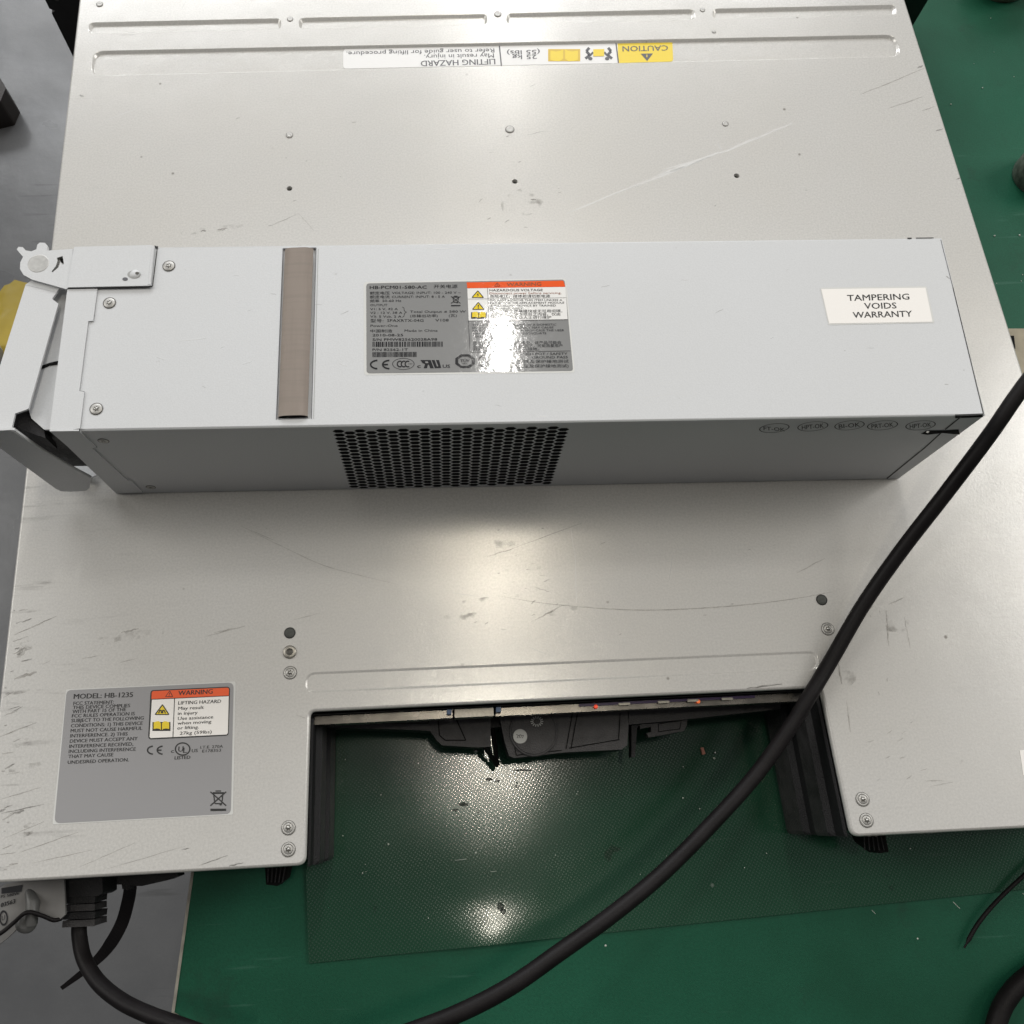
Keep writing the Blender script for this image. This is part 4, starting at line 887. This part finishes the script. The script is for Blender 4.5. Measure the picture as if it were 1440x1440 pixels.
# ================================================================== cords
def cable(name, pts, r, k='rubber', n=18, parent=None):
    b = MB(); b.tube(curve(pts, 14), r, k, n); return b.build(name, parent)
cb = [(1520, 440, HC + .072), (1440, 541, HC + .060), (1392, 614, HC + .050), (1330, 692, HC + .036), (1268, 772, HC + .021), (1216, 850, HC + .010), (1168, 928, HC + .0042), (1140, 976, HC + .0040), (1113, 1020, HC + .003), (1062, 1090, HC + .002), (1000, 1161, HC + .005), (930, 1228, HC + .009), (860, 1286, HC + .014), (790, 1339, HC + .019), (715, 1388, HC + .022), (640, 1426, HC + .022), (560, 1458, HC + .020), (470, 1490, HC + .016)]
tag(cable('power_cable', [U(p[0] + 1.4 * math.sin(i * 2.3), p[1] + 1.1 * math.cos(i * 1.7), p[2]) for i, p in enumerate(cb)], .0029), 'thick black cable arching diagonally over the right of the enclosure and its recess', 'cable')
pc = empty('mains_cable', U(112, 1270, .03), 'black mains cable with ribbed plug, plugged in under the lower left edge of the enclosure', 'mains cable')
b = MB(); zc = .030
b.slab([U(*p, zc + .008) for p in roundpoly([(80, 1222), (144, 1220), (144, 1256), (137, 1260), (84, 1262), (79, 1258)], 3, 3)], (0, 0, -.016), 'black'); b.build('plug', pc, .0008)
b = MB()
for k in range(4): b.slab([U(*p, zc + .0065) for p in ((87 + k % 2, 1262 + k * 11), (134 - k % 2, 1260 + k * 11), (133, 1269.5 + k * 11), (87, 1271.5 + k * 11))], (0, 0, -.013), 'black2' if k % 2 else 'black')
b.build('strain_relief', pc, .0005)
b = MB(); b.tube(curve([U(*p) for p in ((111, 1296, .030), (112, 1320, .031), (119, 1350, .034), (139, 1382, .040), (171, 1408, .047), (210, 1427, .054), (255, 1443, .060), (330, 1470, .066))], 12), .0029, 'rubber', 18); b.build('cord', pc)
vs_ = empty('cable_strap', U(205, 1240, .02), 'flat black strap with pointed tail hanging behind the plugged mains cable', 'strap')
b = MB(); b.slab([U(*p, .022) for p in ((158, 1232), (248, 1224), (250, 1232), (235, 1238), (200, 1246), (182, 1246), (180, 1252), (172, 1250), (171, 1244), (163, 1244), (163, 1238), (158, 1237))], (0, 0, -.010), 'black'); b.build('buckle', vs_)
cl = curve([(183, 1244, .016), (180, 1265, .008), (170, 1300, -.004), (150, 1334, -.018), (125, 1360, -.030), (86, 1390, -.045)], 8)
wd = [8.5 * (1 - max(0, (i / (len(cl) - 1) - .55)) * 1.5) for i in range(len(cl))]
La, Ra = [], []
for i, p in enumerate(cl):
    t = (cl[min(i + 1, len(cl) - 1)] - cl[max(i - 1, 0)]); t = Vector((t.x, t.y)).normalized()
    La.append(Vector(U(p.x - t.y * wd[i], p.y + t.x * wd[i], p.z))); Ra.append(Vector(U(p.x + t.y * wd[i], p.y - t.x * wd[i], p.z)))
b = MB(); dn = Vector((0, 0, -.0012)); b.rings([La, Ra, [p + dn for p in Ra], [p + dn for p in La], La], 'rubber', False, False); b.build('strap_tail', vs_)
b = MB(); b.tube(curve([U(1356, 1333, .002), U(1376, 1298, .003), U(1405, 1264, .004), U(1450, 1222, .006), U(1500, 1180, .006)], 6), [.0004] * 2 + [.0009] * 23, 'rubber', 10)
tag(b.build('cable_tie'), 'thin black cable tie tail lying on the bench at the lower right', 'cable tie')
b = MB(); b.tube(curve([U(1392, 1490, .006), U(1402, 1436, .006), U(1418, 1402, .006), U(1445, 1374, .006), U(1500, 1335, .006)], 8), .0038, 'rubber', 16)
tag(b.build('cable_end'), 'short bend of black cable in the bottom right corner of the bench', 'cable')

# ================================================================== small things round the edges
def cup(name, px, py, rpx, h, k, kin, label, cat):
    c = tab(px, py); r = (tab(px + rpx, py) - c).length; t = empty(name, c, label, cat)
    b = MB(); b.lathe(c, [(r * .94, 0), (r, h * .15), (r, h * .85), (r * .95, h), (r * .82, h), (r * .76, h * .9), (r * .72, h * .45)], k, 40, capend=False); b.build('cup_wall', t)
    b = MB(); b.lathe(c, [(r * .73, h * .45), (r * .4, h * .48), (r * .05, h * .46)], kin, 32)
    rr = random.Random(3)
    for i in range(26):
        a = rr.uniform(0, 6.3); q = r * .68 * math.sqrt(rr.random()); s = r * rr.uniform(.04, .10); p = c + Vector((q * math.cos(a), q * math.sin(a), h * .47 + s * .5))
        b.lathe(p, [(s, -s * .4), (s * .8, s * .3), (s * .2, s * .6)], rr.choice(('spark', 'beige', 'inner', 'cup')), 7)
    b.build('cup_contents', t); return t
cup('parts_cup', 1456, 250, 34, .018, 'cup', 'inner', 'round murky grey cup of dark bits at the right edge of the bench', 'cup')
cup('tape_roll', 1403, -28, 44, .020, 'olive', 'inner', 'round dark roll with olive rim at the top right of the bench', 'roll')
c0 = tab(1419, 466); b = MB()
bb = empty('connector_block', c0, 'small beige plastic block against the right side of the enclosure', 'block')
b.slab([tab(1412, 462, .018), tab(1470, 462, .018), tab(1485, 540, .018), tab(1430, 540, .018)], (0, 0, -.018), 'beige'); b.build('block_body', bb, .001)
b = MB(); b.slab([tab(1421, 472, .0186), tab(1426, 472, .0186), tab(1428, 490, .0186), tab(1422, 490, .0186)], (0, 0, -.0004), 'hole'); b.build('slot', bb)
def fl_(px, py, z=-.74): return U(px, py, z)
b = MB(); c = fl_(-22, 128); b.slab([fl_(*p, -.69) for p in ((-60, 92), (-2, 106), (8, 124), (0, 143), (-60, 158))], (0, 0, -.05), 'brownd')
tag(b.build('stool_foot', None, .003), 'dark brown wooden foot on the grey floor at the far left edge', 'stool leg')
# crumpled yellow film on the floor
b = MB(); rr = random.Random(11)
outl_ = [(-60, 520), (-60, 420), (-20, 415), (2, 410), (6, 404), (14, 400), (22, 396), (36, 399), (60, 402), (60, 470), (20, 500), (8, 505)]
rad = circ((0, 0), 1, n=1)
cen = (0, 455); P0 = fl_(*cen); V3 = [P0 + Vector((0, 0, .006))]; F3 = []; L_ = len(outl_); R_ = 5
for j in range(1, R_ + 1):
    for i, p in enumerate(outl_):
        q = (cen[0] + (p[0] - cen[0]) * j / R_, cen[1] + (p[1] - cen[1]) * j / R_); V3.append(fl_(*q) + Vector((rr.uniform(-.002, .002), rr.uniform(-.002, .002), 0.002 + rr.uniform(0, .002) * (j < R_))))
for i in range(L_): F3.append([0, 1 + i, 1 + (i + 1) % L_])
for j in range(R_ - 1):
    for i in range(L_): a = 1 + j * L_; F3.append([a + i, a + L_ + i, a + L_ + (i + 1) % L_, a + (i + 1) % L_])
b.add(V3, F3, 'bag', True); tag(b.build('plastic_wrap'), 'crumpled mustard yellow plastic on the floor behind the power supply handle', 'plastic wrap')
b = MB(); b.slab([fl_(*p) + Vector((0, 0, z)) for p, z in (((-20, 490), .05), ((2, 486), .055), ((7, 496), .05), ((4, 512), .05), ((-20, 516), .05))], (0, 0, -.045), 'paper'); tag(b.build('paper_scrap'), 'small cream paper piece just below the yellow plastic', 'paper')
b = MB(); b.slab([tab(985.5, 1051.5, .0030), tab(989.5, 1051, .0030), tab(992, 1060, .0030), tab(988, 1061.5, .0030)], (0, 0, -.0012), 'copper'); tag(b.build('wire_clipping'), 'tiny reddish clipping on the woven sheet inside the recess', 'clipping')
b = MB(); rr = random.Random(5)
re = random.Random(21)
for k in range(30):
    y = re.uniform(850, 1232); x0 = max(0, 22 - (y - 800) * .13) + re.uniform(0, 26) * re.random(); a = re.uniform(-.55, -.1); l = re.uniform(3, 20)
    scratch(lid, ctop, wobble((x0 + 2, y), (x0 + 2 + l * math.cos(a), y + l * math.sin(a)), 4, .5), re.uniform(.7, 2.6), re.choice(('scd', 'scd', 'scb')))
for k in range(26):
    y = re.uniform(855, 1225); x0 = max(0, 20 - (y - 800) * .12) + re.uniform(0, 34); a = re.uniform(-.5, -.15); l = re.uniform(14, 46)
    scratch(lid, ctop, wobble((x0, y), (x0 + l * math.cos(a), y + l * math.sin(a)), 6, 1.2), re.uniform(4, 10), 'smudge', .00004)
for x, y, l, w_ in ((705, 765, 30, 12), (735, 800, 26, 14), (690, 842, 40, 9), (640, 868, 40, 10), (780, 860, 36, 8), (1190, 955, 14, 22), (1262, 880, 18, 20), (180, 895, 50, 12), (735, 285, 30, 40), (300, 322, 46, 8)):
    scratch(lid, ctop, wobble((x - l, y + l * .12), (x + l, y - l * .12), 7, 1.6), w_, 'smudge', .00003)
for k in range(16):
    x, y = re.uniform(1195, 1300), re.uniform(850, 1100); l = re.uniform(3, 12); a = re.choice((-.5, 1.4)) + re.uniform(-.2, .2)
    scratch(lid, ctop, wobble((x, y), (x + l * math.cos(a), y + l * math.sin(a)), 4, .5), re.uniform(.7, 1.6), 'scd')
for k in range(46):
    if k < 16: px, py = rr.uniform(1330, 1440), rr.uniform(20, 440)
    elif k < 40: px, py = rr.uniform(480, 1090), rr.uniform(1060, 1230)
    else: px, py = rr.uniform(480, 1300), rr.uniform(1080, 1330)
    z = .0003 if k < 16 else .0026; c = tab(px, py, z); s = rr.uniform(.00015, .00055)
    b.lathe(c, [(s, -s * .2), (s * .9, s * .5), (s * .2, s * .9)], 'speck', 6)
b.lathe(tab(669, 1056, .003), [(.0012, 0), (.0012, .001), (.0004, .0016)], 'spark', 10); b.lathe(tab(1005, 1058.5, .0026), [(.0006, 0), (.0003, .0008)], 'spark', 8)
for k in range(5):
    b.tube([tab((1226, 1340, 1438, 640, 690)[k], (1280, 1268, 1256, 1210, 1226)[k], .0026), tab((1231, 1350, 1446, 656, 698)[k], (1285, 1278, 1262, 1208, 1225)[k], .0026)], .00010, 'speck', 5)
tag(b.build('dust'), 'pale crumbs and dust scattered on the bench', None, None, 'stuff')

# ================================================================== light
w = bpy.data.worlds.new('World'); bpy.context.scene.world = w; w.use_nodes = True
nt = w.node_tree; bg = nt.nodes['Background']
tc = nt.nodes.new('ShaderNodeTexCoord'); sx = nt.nodes.new('ShaderNodeSeparateXYZ'); nt.links.new(tc.outputs['Generated'], sx.inputs[0])
add = nt.nodes.new('ShaderNodeMath'); add.operation = 'MULTIPLY_ADD'; nt.links.new(sx.outputs[1], add.inputs[0]); add.inputs[1].default_value = .75; nt.links.new(sx.outputs[2], add.inputs[2])
cr = nt.nodes.new('ShaderNodeValToRGB'); nt.links.new(add.outputs[0], cr.inputs[0])
cr.color_ramp.elements[0].position = 0; cr.color_ramp.elements[0].color = (.085, .085, .092, 1); cr.color_ramp.elements[1].position = 1; cr.color_ramp.elements[1].color = (.62, .62, .62, 1)
nt.links.new(cr.outputs[0], bg.inputs[0]); bg.inputs[1].default_value = .37
def area(name, loc, sx_, sy_, power, col, aim=None, rz=0):
    ld = bpy.data.lights.new(name, 'AREA'); ld.shape = 'RECTANGLE'; ld.size = sx_; ld.size_y = sy_; ld.energy = power; ld.color = col
    o = bpy.data.objects.new(name, ld); C.objects.link(o); o.location = loc
    if aim is not None: o.rotation_euler = (Vector(aim) - Vector(loc)).to_track_quat('-Z', 'Y').to_euler()
    else: o.rotation_euler = (0, 0, rz)
    return o
ZL = HC + 2.0
def tubeline(d0, d1, power, col, wd=.05, xs=0.0):
    y0, y1 = .19 + d0 * 1.93, .19 + d1 * 1.93
    x = lambda dy: -.024 + 1.93 * (.058 + .075 * dy) + xs
    a = math.atan2(x(d1) - x(d0), y1 - y0)
    area('fluorescent_tube', ((x(d0) + x(d1)) / 2, (y0 + y1) / 2, ZL), wd, y1 - y0, power, col, None, -a)
tubeline(-.065, -.005, 3.1, (1, .94, .80), .05)
tubeline(.14, .36, 2.0, (1, .91, .74), .035)
tubeline(.50, .61, 5, (1, .97, .92), .028)
tubeline(1.08, 1.5, 3.4, (1, .98, .96))
area('ceiling_panel', (-.2, 5.0, 2.7), 5.5, 1.6, 204, (.96, .98, 1), (0, .25, 0))
area('left_fill', (-3.9, 1.3, 2.7), 2.0, 3.0, 87, (1, .982, .935), (0, .2, 0))  # added off-frame fill panel, evens out the light from the left
area('right_fill', (3.9, 1.2, 2.7), 2.0, 3.0, 96, (1, .982, .94), (.1, .2, 0))  # matching fill panel added on the right, no real source there
sc = bpy.context.scene
sc.view_settings.view_transform = 'Standard'; sc.view_settings.look = 'None'; sc.view_settings.exposure = 0
sc.cycles.max_bounces = 6; sc.cycles.transparent_max_bounces = 16
